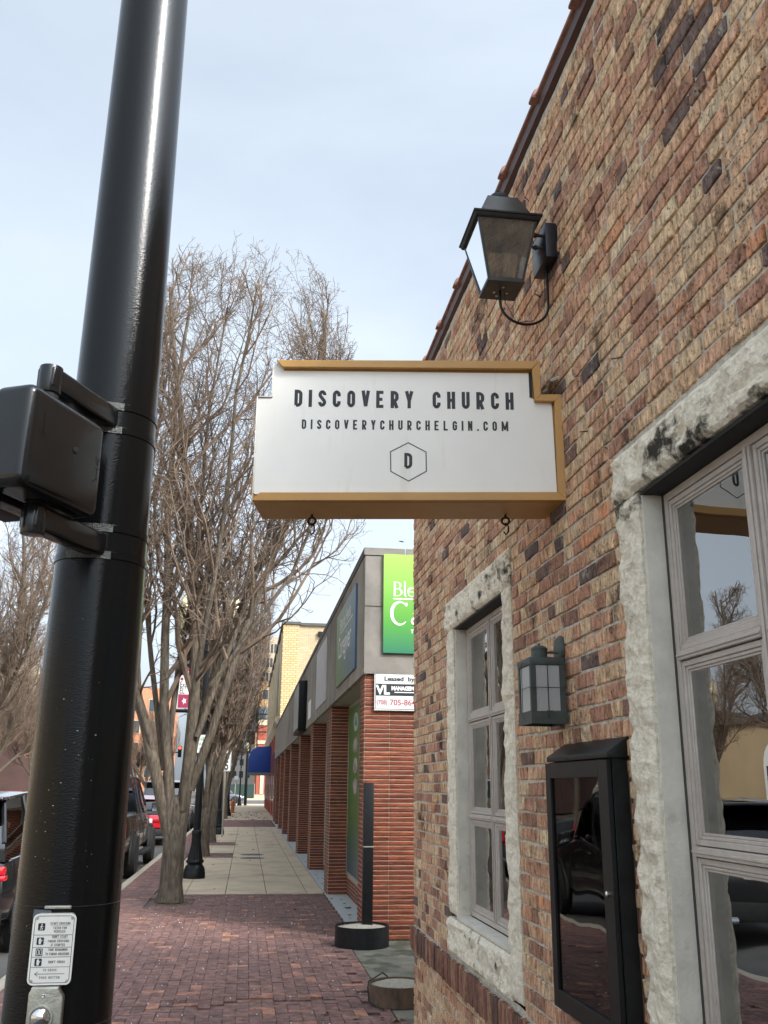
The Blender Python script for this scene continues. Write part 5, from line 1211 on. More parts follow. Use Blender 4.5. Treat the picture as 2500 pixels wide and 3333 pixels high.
mx_ = thing('mixed_block', (-4, 250, 0), 'pale many windowed block far up the street', 'building')
b = MB(); b.box(-8, 250, 0, 1.5, 270, 22); b.build('wall', mat('pale_block', (.45,.44,.42), .8), mx_); windows_grid(mx_, -7.5, 1, 250, 3, 21, 5, 6, 1.0, 1.6, MT['bronze'])

# left hand side far buildings
ol = thing('orange_building', (-13, 110, 0), 'orange brick building seen between the pole and the tree', 'building')
b = MB(); b.box(-20, 110, 0, -9.9, 135, 12.3); b.build('wall', MT['orangeb'], ol); windows_grid(ol, -18, -10.2, 110, 2, 11.5, 5, 4, .8, 1.5, MT['cream'])
tl = thing('tan_building', (-14, 150, 0), 'pale tan building behind the traffic lights', 'building')
b = MB(); b.box(-26, 150, 0, -13.6, 170, 11); b.build('wall', MT['cream'], tl); windows_grid(tl, -25, -14, 150, 1, 10, 6, 3, 1.0, 1.6, MT['tan'])
cl = thing('cream_building', (-24, 92, 0), 'cream concrete building behind the bare trees on the far left', 'building')
b = MB(); b.box(-45, 92, 0, -20.2, 105, 12.2); b.build('wall', MT['cream'], cl); b = MB(); b.box(-45.2, 91.7, 11.2, -20.0, 92, 12.5); b.build('parapet', MT['cream'], cl); windows_grid(cl, -44, -20.5, 92, 5, 11, 11, 2, 1.4, 2.2, MT['tan'])
ml = thing('maroon_building', (-20, 76, 0), 'dark maroon wall behind the trees on the far left', 'building')
b = MB(); b.box(-38, 74, 0, -14.6, 90, 7.6); b.build('wall', MT['maroon'], ml); b = MB(); b.box(-38, 73.9, 7.6, -14.5, 90, 7.9); b.build('coping', MT['coping'], ml)
# building across the street: beyond the frame on the left, seen mirrored in the windows
rb = thing('stucco_building', (-17, 26, 0), 'tan building with arched windows across the street mirrored in the window glass', 'building')
b = MB(); b.box(-30, -20, 0, -16, 44, 4.1); b.build('wall', MT['tan'], rb); b = MB(); b.box(-30.1, -20.1, 4.1, -15.8, 44.1, 4.35); b.build('coping', MT['coping'], rb)
for y in range(2, 44, 6):
    b = MB(); pts = [(y-.9, .8), (y+.9, .8), (y+.9, 2.5)]+[(y+.9*math.cos(R(a)), 2.5+.9*math.sin(R(a))) for a in range(15, 180, 15)]+[(y-.9, 2.5)]
    b.prism(pts, -15.99, -15.9, 'x'); f_ = b.build('arched_window', MT['white'], rb); b = MB(); b.box(-15.899, y-.7, 1.0, -15.88, y-.05, 2.5); b.box(-15.899, y+.05, 1.0, -15.88, y+.7, 2.5); b.build('pane', MT['winfar'], f_)

# ================================================================== street lamps
def make_lamp(loc, label):
    t = thing('street_lamp', loc, label, 'street lamp', 'black twin-globe street lamps along the pavement'); x, y, _ = loc
    b = MB(); b.lathe([(.205, 0), (.205, .10), (.195, .115), (.195, .15), (.175, .20), (.150, .235), (.135, .25), (.150, .27), (.165, .285), (.165, .31), (.150, .33)], x, y, 36); b.build('base', MT['black'], t, smooth=True)
    b = MB(); b.lathe([(.145, .33), (.125, .42), (.100, .55), (.088, .66), (.084, .78)], x, y, 96, flute=.10, fn=16); b.build('fluted_base', MT['black'], t, smooth=True, ang=60)
    b = MB(); b.lathe([(.092, .78), (.092, .84), (.075, .86)], x, y, 32); b.lathe([(.070, .86), (.060, 4.45)], x, y, 64, flute=.10, fn=12); b.build('shaft', MT['black'], t, smooth=True, ang=60)
    b = MB()
    for z in (3.02, 3.14): b.lathe([(.074, z), (.074, z+.02)], x, y, 24)
    b.build('clip_band', MT['alu'], t)
    b = MB(); b.lathe([(.085, 4.25), (.088, 4.28), (.072, 4.31), (.078, 4.60), (.09, 4.62), (.05, 4.68), (.03, 4.75), (.008, 4.82)], x, y, 28); b.build('collar', MT['black'], t, smooth=True)
    for s_ in (-1, 1):
        b = MB(); pts = [(x+s_*(.06+.44*i/10), y, 4.38+.10*math.sin(math.pi*i/10)+.05*i/10) for i in range(11)]; b.tube(pts, .026, 10); b.tube([(x+s_*.07, y, 4.30), (x+s_*.22, y, 4.36), (x+s_*.36, y, 4.44)], .014, 8)
        b.lathe([(.006, 4.06), (.028, 4.09), (.03, 4.12), (.018, 4.15), (.052, 4.17), (.058, 4.42), (.045, 4.45), (.045, 4.55), (.075, 4.60), (.078, 4.68), (.060, 4.70)], x+s_*.50, y, 40, flute=.05, fn=10); b.build('arm', MT['black'], t, smooth=True)
        b = MB(); b.lathe([(.070, 4.70), (.125, 4.86), (.155, 5.05), (.160, 5.10)], x+s_*.50, y, 24); g_ = b.build('globe', MT['globe'], t, smooth=True)
        b = MB(); b.lathe([(.168, 5.10), (.168, 5.12), (.150, 5.13)], x+s_*.50, y, 24); b.build('globe_ring', MT['black'], g_, smooth=True)
        b = MB(); b.lathe([(.150, 5.13), (.120, 5.24), (.06, 5.34), (.02, 5.38), (.02, 5.42), (.004, 5.48)], x+s_*.50, y, 24); b.build('globe_cap', MT['globe'], g_, smooth=True)
    return t
LP = [(-.90, 19.1), (-.93, 35.9), (-1.02, 57.8), (-.56, 87.5)]
LL = ['black fluted twin-globe street lamp nearest the camera, behind the forked tree', 'black twin-globe street lamp beside the speed limit sign', 'black twin-globe street lamp just past the third tree, near the orange hydrant', 'black twin-globe street lamp farthest away at the corner with the awning']
l0 = make_lamp((LP[0][0], LP[0][1], 0), LL[0])
for k in (1, 2, 3):
    c = copy_tree(l0, (LP[k][0], LP[k][1], 0)); c['label'] = LL[k]
# banner on the first lamp
bn = thing('lamp_banner', (-1.32, 19.1, 3.1), 'white and crimson banner hung from the near street lamp', 'banner')
b = MB(); b.box(-1.44, 19.092, 3.13, -1.16, 19.108, 3.92); b.build('cloth', MT['white'], bn); b = MB(); b.tube([(-.97, 19.1, 3.98), (-1.47, 19.1, 3.98)], .035, 10); b.tube([(-.97, 19.1, 3.08), (-1.47, 19.1, 3.08)], .035, 10); b.build('banner_arm', MT['black'], bn)
TBn = lambda u, v, d: Vector((-1.44+u, 19.0915-d, v))
crm = mat('crimson_print', (.36,.03,.09), .6)
b = MB(); b.box(-1.44, 19.088, 3.78, -1.16, 19.0915, 3.92); b.box(-1.42, 19.088, 3.14, -1.18, 19.0915, 3.40)
for cx in (-1.37, -1.27, -1.20): b.add([TBn(cx+1.44+p[0], 3.70+p[1], .003) for p in arc(0, 0, .03, 0, 330, 10)], [tuple(range(11))])
b.build('colour_block', crm, bn)
text('RTAIN', .085, lambda u, v, d: TBn(.02+u, 3.815+v, .006), 'lettering', MT['white'], bn); text('Exp', .16, lambda u, v, d: TBn(.035+u, 3.54+v, .003), 'lettering', MT['ink'], bn, xs=.62); text('EL', .17, lambda u, v, d: TBn(.035+u, 3.415+v, .003), 'lettering', MT['ink'], bn, xs=.62)
b = MB(); b.add([TBn(.14+.05*math.cos(a)*(1 if k % 2 else .5), 3.27+.07*math.sin(a)*(1 if k % 2 else .5), .0045) for k, a in enumerate([i*math.pi/5 for i in range(10)])], [tuple(range(10))]); b.build('emblem', MT['white'], bn)
ps = thing('parking_sign', (-.93, 18.98, 2.3), 'green and white parking time sign on the near street lamp', 'sign')
b = MB(); b.box(-1.02, 18.97, 2.28, -.80, 18.98, 2.62); b.build('plate', MT['white'], ps)
grn = mat('sign_green', (.02,.22,.10), .5)
text('HR', .11, lambda u, v, d: Vector((-.97+u, 18.9695-d, 2.50+v)), 'lettering', grn, ps); text('PARK', .08, lambda u, v, d: Vector((-1.0+u, 18.9695-d, 2.42+v)), 'lettering', grn, ps); text('5', .11, lambda u, v, d: Vector((-.95+u, 18.9695-d, 2.30+v)), 'lettering', grn, ps)
ss = thing('speed_limit_sign', (-.80, 34, 0), 'white speed limit sign half hidden by the second and third trees', 'sign')
b = MB(); b.prism(rrect(-.93, -.57, 2.15, 2.87, .04), 33.98, 34.0, 'y'); b.build('plate', MT['white'], ss); b = MB(); b.tube([(-.75, 34.04, 0), (-.75, 34.04, 2.9)], .03, 8); b.build('sign_post', MT['alu'], ss)
TSp = lambda u, v, d: Vector((u, 33.979-d, v)); b = MB()
for q in stroke(rrect(-.915, -.585, 2.165, 2.855, .03), .012, True): b.add([TSp(p[0], p[1], .001) for p in q], [(0,1,2,3)])
b.build('border', MT['ink'], ss)
caps('SPEED', -.89, -.61, 2.71, .10, .018, lambda p: TSp(p[0], p[1], p[2]+.002), 'lettering', MT['ink'], ss, lw=.45); caps('LIMIT', -.87, -.63, 2.56, .10, .018, lambda p: TSp(p[0], p[1], p[2]+.002), 'lettering', MT['ink'], ss, lw=.45)
text('25', .40, lambda u, v, d: TSp(-.90+u, 2.21+v, .002), 'lettering', MT['ink'], ss, xs=.62, bold=.01)

# hydrant
hy = thing('fire_hydrant', (-.83, 64, 0), 'small orange fire hydrant standing beside a street lamp base', 'hydrant')
b = MB(); b.lathe([(.16, 0), (.16, .05), (.11, .07), (.11, .62), (.14, .64), (.14, .68), (.11, .72), (.06, .80), (.03, .82), (.03, .87), (.01, .88)], -.83, 64, 20); b.build('barrel', MT['orange'], hy, smooth=True)
b = MB(); b.tube([(-1.03, 64, .50), (-.63, 64, .50)], .055, 12); b.tube([(-.83, 63.8, .45), (-.83, 64, .45)], .07, 12); b.build('outlet', MT['orange'], hy)

# ================================================================== bare trees
def grow_tree(seed, stems, dens=1.0, env=None, shift=0):
    """returns (trunk polylines, branch segments) ; a vase shaped bare street tree"""
    rr = random.Random(seed); big, seg = [], []
    ez, er = zip(*env) if env else ((0, 1), (99, 99))
    def inside(p, k=1.0): return (not env) or (p.z < ez[-1] and math.hypot(p.x-.045*p.z*shift, p.y) < np.interp(p.z, ez, er)*k*(1.35 if shift and p.x > 1 and 4.2 < p.z < 6 else 1))
    def branch(p, d, L, r_, lvl, out):
        n = {0: 9, 1: 7, 2: 5, 3: 4, 4: 2}[lvl]; pts = [p.copy()]; rad = [r_]; st = L/n
        bend = Vector((rr.gauss(0, 1), rr.gauss(0, 1), 0))*.05
        jit = {0: .05, 1: .13, 2: .26, 3: .40, 4: .5}[lvl]; d = d.normalized()
        for i in range(n):
            up = {0: .035, 1: .15, 2: .13, 3: .09, 4: .02}[lvl]
            d = (d+Vector((rr.gauss(0, jit), rr.gauss(0, jit), rr.gauss(0, jit*.6)))+Vector((0,0,up))+bend*.5).normalized()
            if env and lvl < 3:
                q = p+d*st*2
                if not inside(q, .88): d = (d+Vector((-p.x, -p.y, 0)).normalized()*(.20 if p.z < ez[-1]*.7 else .06)+Vector((0, 0, .14))).normalized()
            if lvl > 0 and not inside(p, 1.02+.16*math.sin(p.x*4+p.z*2.1+p.y*3)) and i > 0: break
            p = p+d*st; t = (i+1)/n; pts.append(p.copy()); rad.append(max(.0034, r_*(1-(.74 if lvl == 0 else .78)*t)) if lvl < 3 else max(.0026, r_*(1-.5*t)))
        out.append((pts, rad, lvl))
        if lvl >= 4 or len(pts) < 3: return
        n = len(pts)-1
        nc = {0: int(18*dens), 1: int(11*dens), 2: int(6*dens), 3: 3}[lvl]
        for k in range(nc):
            t0_ = .21 if lvl == 0 else .12; t = t0_+(1-t0_)*((k+rr.random())/nc)**(1.12 if lvl == 0 else 1); i = min(n-1, int(t*n)); f = t*n-i
            q = pts[i].lerp(pts[i+1], f); dd = (pts[i+1]-pts[i]).normalized(); a = dd.orthogonal().normalized(); a.rotate(Matrix.Rotation(rr.uniform(0, 6.283), 3, dd))
            ang = R(rr.uniform(24, 50)) if lvl < 2 else R(rr.uniform(30, 65))
            nd = dd*math.cos(ang)+a*math.sin(ang); rl_ = rad[i]*(.60 if lvl < 1 else .64)
            LL_ = {0: L*.37*(1-.42*t), 1: L*.46*(1-.35*t), 2: L*.46, 3: L*.34}[lvl]*rr.uniform(.65, 1.25)
            branch(q, nd, LL_, min(rl_, r_*.5), lvl+1, out)
    for (az, lean, L, r_, z0, off) in stems:
        out = []; d = Vector((math.cos(R(az))*math.sin(R(lean)), math.sin(R(az))*math.sin(R(lean)), math.cos(R(lean))))
        p = Vector((off[0], off[1], z0)); branch(p, d, L, r_*.9, 0, out)
        for o_ in out: (big if o_[2] == 0 else seg).append(o_)
    return big, seg
def segs_mesh(name, polys, sides_by_lvl, m, smooth=False):
    V, F = [], []; base = 0
    for pts, rad, lvl in polys:
        n = sides_by_lvl[lvl]; k = len(pts); ar = np.array([tuple(p) for p in pts]); 
        d = np.gradient(ar, axis=0); d /= np.linalg.norm(d, axis=1)[:,None]+1e-9
        up = np.array([.31, .95, .05]) if abs(d[0][2]) > .5 else np.array([.1, .1, 1.])
        a = np.cross(d, up); a /= np.linalg.norm(a, axis=1)[:,None]+1e-9; bb_ = np.cross(d, a)
        an = 2*np.pi*np.arange(n)/n; r_ = np.array(rad)[:,None,None]
        ring = ar[:,None,:]+r_*(a[:,None,:]*np.cos(an)[None,:,None]+bb_[:,None,:]*np.sin(an)[None,:,None])
        V.append(ring.reshape(-1, 3)); i = np.arange(k-1)[:,None]; j = np.arange(n)[None,:]; j2 = (j+1) % n
        F.append(np.stack([i*n+j, i*n+j2, (i+1)*n+j2, (i+1)*n+j], -1).reshape(-1, 4)+base); base += k*n
    return np_mesh(name, np.concatenate(V), np.concatenate(F), m, smooth)
def trunk_mesh(name, stems, trunk_h, r0_, m, seed):
    """one knobbly column that flares at the ground and swells at the fork"""
    b = MB(); rr = random.Random(seed); pr_ = []
    n = 28; vs, fs = [], []; zs = [0, .05, .12, .25, .45, .7, .95, 1.15, trunk_h, trunk_h+.18]
    for zi, z in enumerate(zs):
        f = 1.28-.28*min(1, z/.22) if z < .22 else 1+.06*max(0, (z-.8))
        if z > trunk_h-.25: f *= .62
        if z > trunk_h+.05: f *= .4
        for k in range(n):
            t = 2*math.pi*k/n; q = 1+.07*math.sin(3*t+seed+z)+.05*math.sin(5*t+2*z)+.03*rr.uniform(-1, 1); ex = 1+.12*max(0, z-.7)*abs(math.cos(t))
            vs.append((r0_*f*q*ex*math.cos(t)+.03*z*0, r0_*f*q*math.sin(t), z))
    for i in range(len(zs)-1):
        for k in range(n): fs.append((i*n+k, i*n+(k+1) % n, (i+1)*n+(k+1) % n, (i+1)*n+k))
    fs.append(tuple((len(zs)-1)*n+k for k in range(n)))
    return vs, fs
def make_tree(name, loc, label, cat, group, seed, stems, th_, r_, dens=1.0, env=None, shift=0):
    t = thing(name, loc, label, cat, group)
    big, seg = grow_tree(seed, stems, dens, env, shift)
    vs, fs = trunk_mesh('trunk', stems, th_, r_, None, seed)
    b = MB(); b.v = [(x+loc[0], y+loc[1], z+loc[2]) for x, y, z in vs]; b.f = fs; b.build('trunk', MT['bark'], t, smooth=True, ang=180)
    for s_ in big: link('limb', segs_mesh('limb', [s_], {0: 12}, MT['bark'], True), t)
    o = link('crown', segs_mesh('crown', seg, {1: 6, 2: 4, 3: 3, 4: 3}, MT['bark2'], False), t); o['kind'] = 'stuff'; o['label'] = 'dense mass of bare branches and twigs'
    return t
#        azimuth lean length radius z offset
ST1 = [(180, 17, 8.4, .110, .85, (-.06, 0)), (185, 7, 9.2, .100, .9, (-.08, -.03)), (355, 7, 9.4, .122, .85, (.06, 0)), (265, 9, 8.4, .065, 1.3, (.10, -.05)), (5, 14, 8.8, .085, 1.6, (.18, .04)), (150, 14, 8.2, .055, 1.9, (-.24, .06)), (60, 8, 8.8, .070, 1.5, (.12, .08)), (190, 22, 7.2, .050, 2.2, (-.42, -.05)), (358, 20, 8.0, .055, 2.4, (.24, 0)), (0, 30, 6.6, .042, 3.2, (.40, 0)), (95, 6, 8.8, .06, 1.7, (-.20, .1))]
GT = 'bare street trees along the pavement'
t1 = make_tree('street_tree', (-1.05, 15.32, 0), 'large bare multi-stemmed tree in the brick pavement, nearest on this side', 'tree', GT, 11, ST1, 1.35, .165, .9, [(0, .8), (2, .9), (3.2, 1.3), (4.6, 1.9), (6, 2.2), (7.6, 2.35), (9.0, 2.25), (10.1, 1.7), (10.9, 1.1)], 1)
ST2 = [(190, 12, 6.2, .100, .9, (-.05, 0)), (60, 4, 6.6, .105, .9, (.03, .04)), (350, 10, 5.8, .095, .85, (.05, 0)), (15, 22, 4.4, .050, 1.6, (.2, 0)), (280, 8, 5.8, .07, 1.2, (0, -.06)), (130, 14, 5.6, .065, 1.4, (-.1, .05))]
t2 = make_tree('street_tree', (-1.0, 25.0, 0), 'bare tree second along the pavement, its stem leaning right of the near street lamp', 'tree', GT, 23, ST2, 1.3, .15, .95, [(0, .7), (2, .8), (3.2, 1.1), (4.5, 1.6), (7, 1.8), (9, 1.5), (10, .9)])
TL = [((-1.01, 30.8, 0), 'bare tree third along the pavement, its trunk just left of the speed limit sign', 1.9, .98), ((-1.05, 42.0, 0), 'bare tree fourth along the pavement, behind the speed limit sign', 4.0, .95), ((-1.1, 52.5, 0), 'bare tree fifth along the pavement, before the orange hydrant', .6, .9)]
for loc, lab, rot, sc_ in TL:
    c = copy_tree(t2 if rot > 1 else t1, loc, rot=rot, scale=sc_); c['label'] = lab
# trees on the far side of the road (wider, rounder)
ST3 = [(170, 32, 7.2, .10, 1.6, (-.05, 0)), (20, 30, 7.2, .10, 1.6, (.05, 0)), (90, 18, 7.8, .11, 1.7, (0, .05)), (260, 26, 7.2, .09, 1.6, (0, -.05)), (310, 42, 6, .08, 1.8, (.04, -.04)), (215, 45, 6, .08, 1.9, (-.04, -.03))]
GF = 'bare trees across the road'
t3 = make_tree('park_tree', (-9.9, 36, 0), 'big spreading bare tree across the road, its crown beside and below the signal head', 'tree', GF, 41, ST3, 1.5, .19, 1.0, [(0, 1), (2, 1.4), (4, 3.2), (6, 3.8), (8, 3.0), (9.5, 1.5), (10, .4)])
t3.scale = (1.45, 1.45, 1.45)
for loc, rot, sc_, lab in (((-12.6, 50, 0), 1.1, 1.05, 'bare tree across the road in front of the maroon wall, left of the pole'), ((-16, 62, 0), 2.2, 1.25, 'thin bare tree rising above the cream building at the left edge'), ((-13.6, 66, 0), 3.6, 1.0, 'bare tree across the road close behind the pole edge'),
                       ((-21, 70, 0), 5.0, 1.2, 'bare tree farthest left in front of the cream building'), ((-8.4, 84, 0), .4, .9, 'bare tree beyond the pole in front of the orange building'), ((-5, 150, 0), 2.9, 1.3, 'bare tree across the junction seen up the street'), ((-11.5, 105, 0), 4.4, 1.1, 'bare tree by the traffic lights across the road'), ((-11.6, 29, 0), 1.9, .78, 'bare tree across the road mirrored in the upper window pane'), ((-11.3, 21, 0), 3.9, .8, 'small bare tree across the road mirrored in the middle window pane')):
    c = copy_tree(t3, loc, rot=rot, scale=sc_); c['label'] = lab

# ================================================================== vehicles
def loft(stations, closed=True):
    """stations: list of (y, [(x,z)...]) half sections mirrored about x=0"""
    b = MB(); rings = []
    for y, half in stations:
        ring = [(x, y, z) for x, z in half]+[(-x, y, z) for x, z in reversed(half)]; rings.append(ring)
    n = len(rings[0]); vs = [p for r_ in rings for p in r_]; fs = []
    for i in range(len(rings)-1):
        for k in range(n): fs.append((i*n+k, i*n+(k+1) % n, (i+1)*n+(k+1) % n, (i+1)*n+k))
    fs.append(tuple(range(n))); fs.append(tuple((len(rings)-1)*n+k for k in range(n)))
    b.add(vs, fs); return b
def make_car(label, cat, paint, L=4.6, W=1.85, H=1.65, kind='suv', loc=(0,0,0), heading=0, group=None):
    """built along +y = forward, rear bumper at y=0"""
    name = {'suv': 'parked_suv', 'sedan': 'parked_sedan', 'truck': 'pickup_truck'}[kind]
    t = thing(name, (0, 0, 0), label, cat, group); w_ = W/2; zb = .28 if kind != 'truck' else .45; belt = {'suv': 1.02, 'sedan': .92, 'truck': 1.22}[kind]
    hood = belt-.08
    def lower(y, zt, wf, z0): return (y, [(w_*wf*.80, z0), (w_*wf*.97, z0+.10), (w_*wf, z0+(zt-z0)*.45), (w_*wf*.985, z0+(zt-z0)*.75), (w_*wf*.94, zt-.02), (w_*wf*.84, zt)])
    ends = [(0, belt-.12, .86, zb+.18), (.06, belt-.04, .93, zb+.06), (.35, belt, .99, zb), (L*.3, belt+.01, 1, zb), (L*.62, belt, 1, zb), (L*.75, hood+.03, .99, zb), (L*.9, hood-.06, .95, zb), (L*.97, hood-.20, .90, zb+.04), (L, hood-.32, .80, zb+.16)]
    b = loft([lower(y, zt, wf, z0) for y, zt, wf, z0 in ends]); body = b.build('body', paint, t, smooth=True, ang=50)
    if kind == 'truck': gs = [(L*.395, .96), (L*.42, 1), (L*.60, 1), (L*.665, .93), (L*.745, .2)]
    elif kind == 'suv': gs = [(.10, .25), (.40, .93), (L*.35, 1), (L*.52, .99), (L*.60, .88), (L*.73, .1)]
    else: gs = [(.45, .05), (1.05, .80), (L*.40, 1), (L*.52, .98), (L*.58, .86), (L*.73, .06)]
    zr = H
    def gh(y, f, ins=0):
        z1 = belt+(zr-belt)*f; wr = w_*(.90-.20*f)-ins
        return (y, [(w_*.90-ins, belt-.03), (w_*.90-(w_*.90-wr)*.5-ins*.5, belt+(z1-belt)*.5), (wr+.02, z1-.03), (wr-.05, z1)])
    loft([gh(y, f) for y, f in gs]).build('glasshouse', MT['carglass'], t, smooth=True, ang=50)
    loft([gh(y+(.03 if i == 0 else -.03 if i == len(gs)-1 else 0), max(.02, f-.03), .03) for i, (y, f) in enumerate(gs)]).build('cabin_interior', MT['blackmat'], t)
    mid = [(y, f) for y, f in gs if f > .75]
    b = MB(); ya, yb = mid[0][0], mid[-1][0]
    for (y0, f0), (y1, f1) in zip(mid[:-1], mid[1:]):
        def row(y, f): z1 = belt+(zr-belt)*f; wr = w_*(.90-.20*f); return [(-wr-.022, y, z1-.035), (-wr+.05, y, z1+.012), (0, y, z1+.03), (wr-.05, y, z1+.012), (wr+.022, y, z1-.035)]
        r0_, r1_ = row(y0, f0), row(y1, f1); b.add(r0_+r1_, [(i, i+1, 6+i, 5+i) for i in range(4)])
    b.build('roof', paint, t, smooth=True)
    for s_ in (-1, 1):
        b = MB()
        def P(y, f, k): z1 = belt+(zr-belt)*f; wr = w_*(.90-.20*f); return (s_*(w_*.905-(w_*.905-wr)*k), y, belt+(z1-belt)*k)
        for (y0, f0), (y1, f1) in zip(gs[:-1], gs[1:]):
            b.tube([(s_*(w_*(.90-.20*f0)+.008), y0, belt+(zr-belt)*f0-.01), (s_*(w_*(.90-.20*f1)+.008), y1, belt+(zr-belt)*f1-.01)], .028, 6)
        for yy in ((L*.52,) if kind != 'suv' else (L*.30, L*.50)):
            b.tube([(s_*w_*.905, yy, belt), (s_*(w_*.715), yy-.05, zr-.02)], .030, 6)
        b.build('pillar', MT['blackmat'] if kind == 'truck' else paint, t, smooth=True)
    rw = .34 if kind != 'truck' else .42; ax = (L*.17, L*.80) if kind != 'truck' else (L*.22, L*.83)
    for y in ax:
        for s_ in (-1, 1):
            b = MB(); b.T = lambda p, s_=s_, y=y: (s_*(w_-.12)+s_*p[2], y+p[0], rw+p[1]); b.lathe([(rw*.55, .0), (rw*.97, .0), (rw, .04), (rw, .16), (rw*.95, .20), (rw*.66, .205)], 0, 0, 28); ty = b.build('tyre', MT['tyre'], t, smooth=True)
            b = MB(); b.T = lambda p, s_=s_, y=y: (s_*(w_-.12)+s_*p[2], y+p[0], rw+p[1]); b.lathe([(rw*.66, .17), (rw*.62, .20), (rw*.60, .14)], 0, 0, 28)
            for k in range(6):
                a = k*math.pi/3; b.add([(rw*.10*math.cos(a+1.57), rw*.10*math.sin(a+1.57), .17), (rw*.62*math.cos(a+.10), rw*.62*math.sin(a+.10), .185), (rw*.62*math.cos(a-.10), rw*.62*math.sin(a-.10), .185), (rw*.10*math.cos(a-1.57), rw*.10*math.sin(a-1.57), .17)], [(0,1,2,3)])
            b.lathe([(rw*.14, .16), (rw*.13, .19), (.01, .195)], 0, 0, 16); b.build('rim', MT['rim'], ty)
            b = MB(); n = 22; pts = []
            for k in range(n+1):
                a = math.pi*(-.08+1.16*k/n); pts.append((s_*(w_*.985), y+(rw+.07)*math.cos(a), rw+(rw+.07)*math.sin(a)))
            b.tube(pts, .028, 6); vs = [(s_*w_*1.003, p[1], p[2]) for p in pts]; b.add(vs, [tuple(range(len(vs)))]); b.build('wheel_arch', MT['blackmat'], t, smooth=True)
    for s_ in (-1, 1):
        b = MB()
        if kind == 'truck': b.box(s_*(w_-.16), -.025, .80, s_*(w_-.02), .06, 1.10)
        elif kind == 'suv': b.box(s_*(w_*.30), -.035, .86, s_*(w_*.93), .10, .95); b.box(s_*(w_*.62), -.04, .80, s_*(w_*.95), .12, .86)
        else: b.box(s_*(w_*.45), -.03, .72, s_*(w_*.92), .12, .84); b.box(s_*(w_*.78), -.03, .66, s_*(w_*.95), .30, .80)
        b.build('tail_light', MT['taill'], t, bevel=.02)
        b = MB(); b.box(s_*(w_*.55), L-.16, .62 if kind != 'truck' else .82, s_*(w_*.93), L-.03, .74 if kind != 'truck' else 1.0); b.build('headlight', MT['clearl'], t, bevel=.02)
        b = MB(); ym = L*.66 if kind != 'truck' else L*.68; b.box(s_*(w_+.06), ym-.06, belt-.02, s_*(w_+.27), ym+.07, belt+.17 if kind != 'truck' else belt+.20); b.box(s_*(w_-.06), ym-.02, belt+.0, s_*(w_+.06), ym+.03, belt+.05); mr_ = b.build('mirror', MT['blackmat'] if kind == 'truck' else paint, t, bevel=.025)
        b = MB(); b.box(s_*(w_+.08), ym-.066, belt+.0, s_*(w_+.25), ym-.062, belt+.15); b.build('mirror_glass', MT['chrome'], mr_)
        b = MB()
        for yy in ((L*.30, L*.50, L*.685) if kind == 'suv' else (L*.40, L*.54, L*.70)): b.box(s_*(w_*.992), yy-.004, zb+.16, s_*(w_*1.004), yy+.004, belt-.05)
        b.build('door_seam', MT['blackmat'], t)
        b = MB()
        for yy in (L*.43, L*.58): b.box(s_*w_*.99, yy, belt-.17, s_*(w_+.03), yy+.18, belt-.135)
        b.build('door_handle', paint, t, bevel=.008)
        if kind == 'truck':
            b = MB(); b.box(s_*(w_-.05), L*.36, .38, s_*(w_+.12), L*.70, .44); b.build('running_board', MT['blackmat'], t, bevel=.01)
    b = MB(); b.box(-w_*.93, -.05, zb+.02, w_*.93, .10, zb+.24); b.build('bumper', MT['blackmat'], t, bevel=.03)
    for s_ in (-1, 1): b = MB(); b.box(s_*w_*.62, -.055, zb+.27, s_*w_*.9, .0, zb+.30); b.build('reflector_strip', MT['taill'], t)
    b = MB(); b.box(-.26, -.045, .78 if kind != 'sedan' else .70, .26, -.02, .90 if kind != 'sedan' else .82); b.build('number_plate', MT['white'], t)
    if kind == 'suv':
        b = MB(); b.tube([(-w_*.7, -.07, zb+.05), (-w_*.45, -.07, zb+.05)], .04, 10); b.tube([(w_*.7, -.07, zb+.05), (w_*.45, -.07, zb+.05)], .04, 10); b.build('exhaust_tip', MT['chrome'], t)
        b = MB(); b.box(-w_*.8, .06, zr-.07, w_*.8, .40, zr-.03); b.build('roof_spoiler', paint, t, bevel=.02)
    for ch in t.children_recursive if False else []: pass
    t.location = loc; t.rotation_euler = (0, 0, heading); return t
RZ = -.135
make_car('glossy black crossover parked at the kerb left of the pole, its rear facing us', 'car', MT['blackcar'], 4.6, 1.86, 1.70, 'suv', (-3.40, 11.2, RZ))
make_car('dark brown-black pickup truck parked along the kerb right of the pole', 'pickup truck', MT['brownblack'], 5.9, 2.02, 1.97, 'truck', (-3.24, 19.4, RZ))
make_car('bright red car parked ahead of the dark pickup, half hidden by the tree trunk', 'car', MT['redcar'], 4.7, 1.85, 1.46, 'sedan', (-3.30, 31.0, RZ))
make_car('dark grey van-like car ahead of the red one, its rear window above the tree fork', 'car', MT['greycar'], 4.9, 1.95, 1.98, 'suv', (-3.25, 39.5, RZ))
make_car('small red car parked far across the road under the lamp on the left', 'car', MT['redcar'], 4.5, 1.8, 1.45, 'sedan', (-13.2, 52.5, RZ), R(-14))
make_car('grey car crossing the junction at the end of the pavement', 'car', MT['greycar'], 4.7, 1.9, 1.7, 'suv', (-4.9, 106, RZ), R(-90))
make_car('white car parked across the road, mirrored in the big window', 'car', MT['whitecar'], 4.6, 1.85, 1.5, 'sedan', (-8.5, 17.6, RZ))
make_car('black car parked across the road, mirrored in the big window', 'car', MT['blackcar'], 4.6, 1.86, 1.5, 'suv', (-8.5, 23.2, RZ))

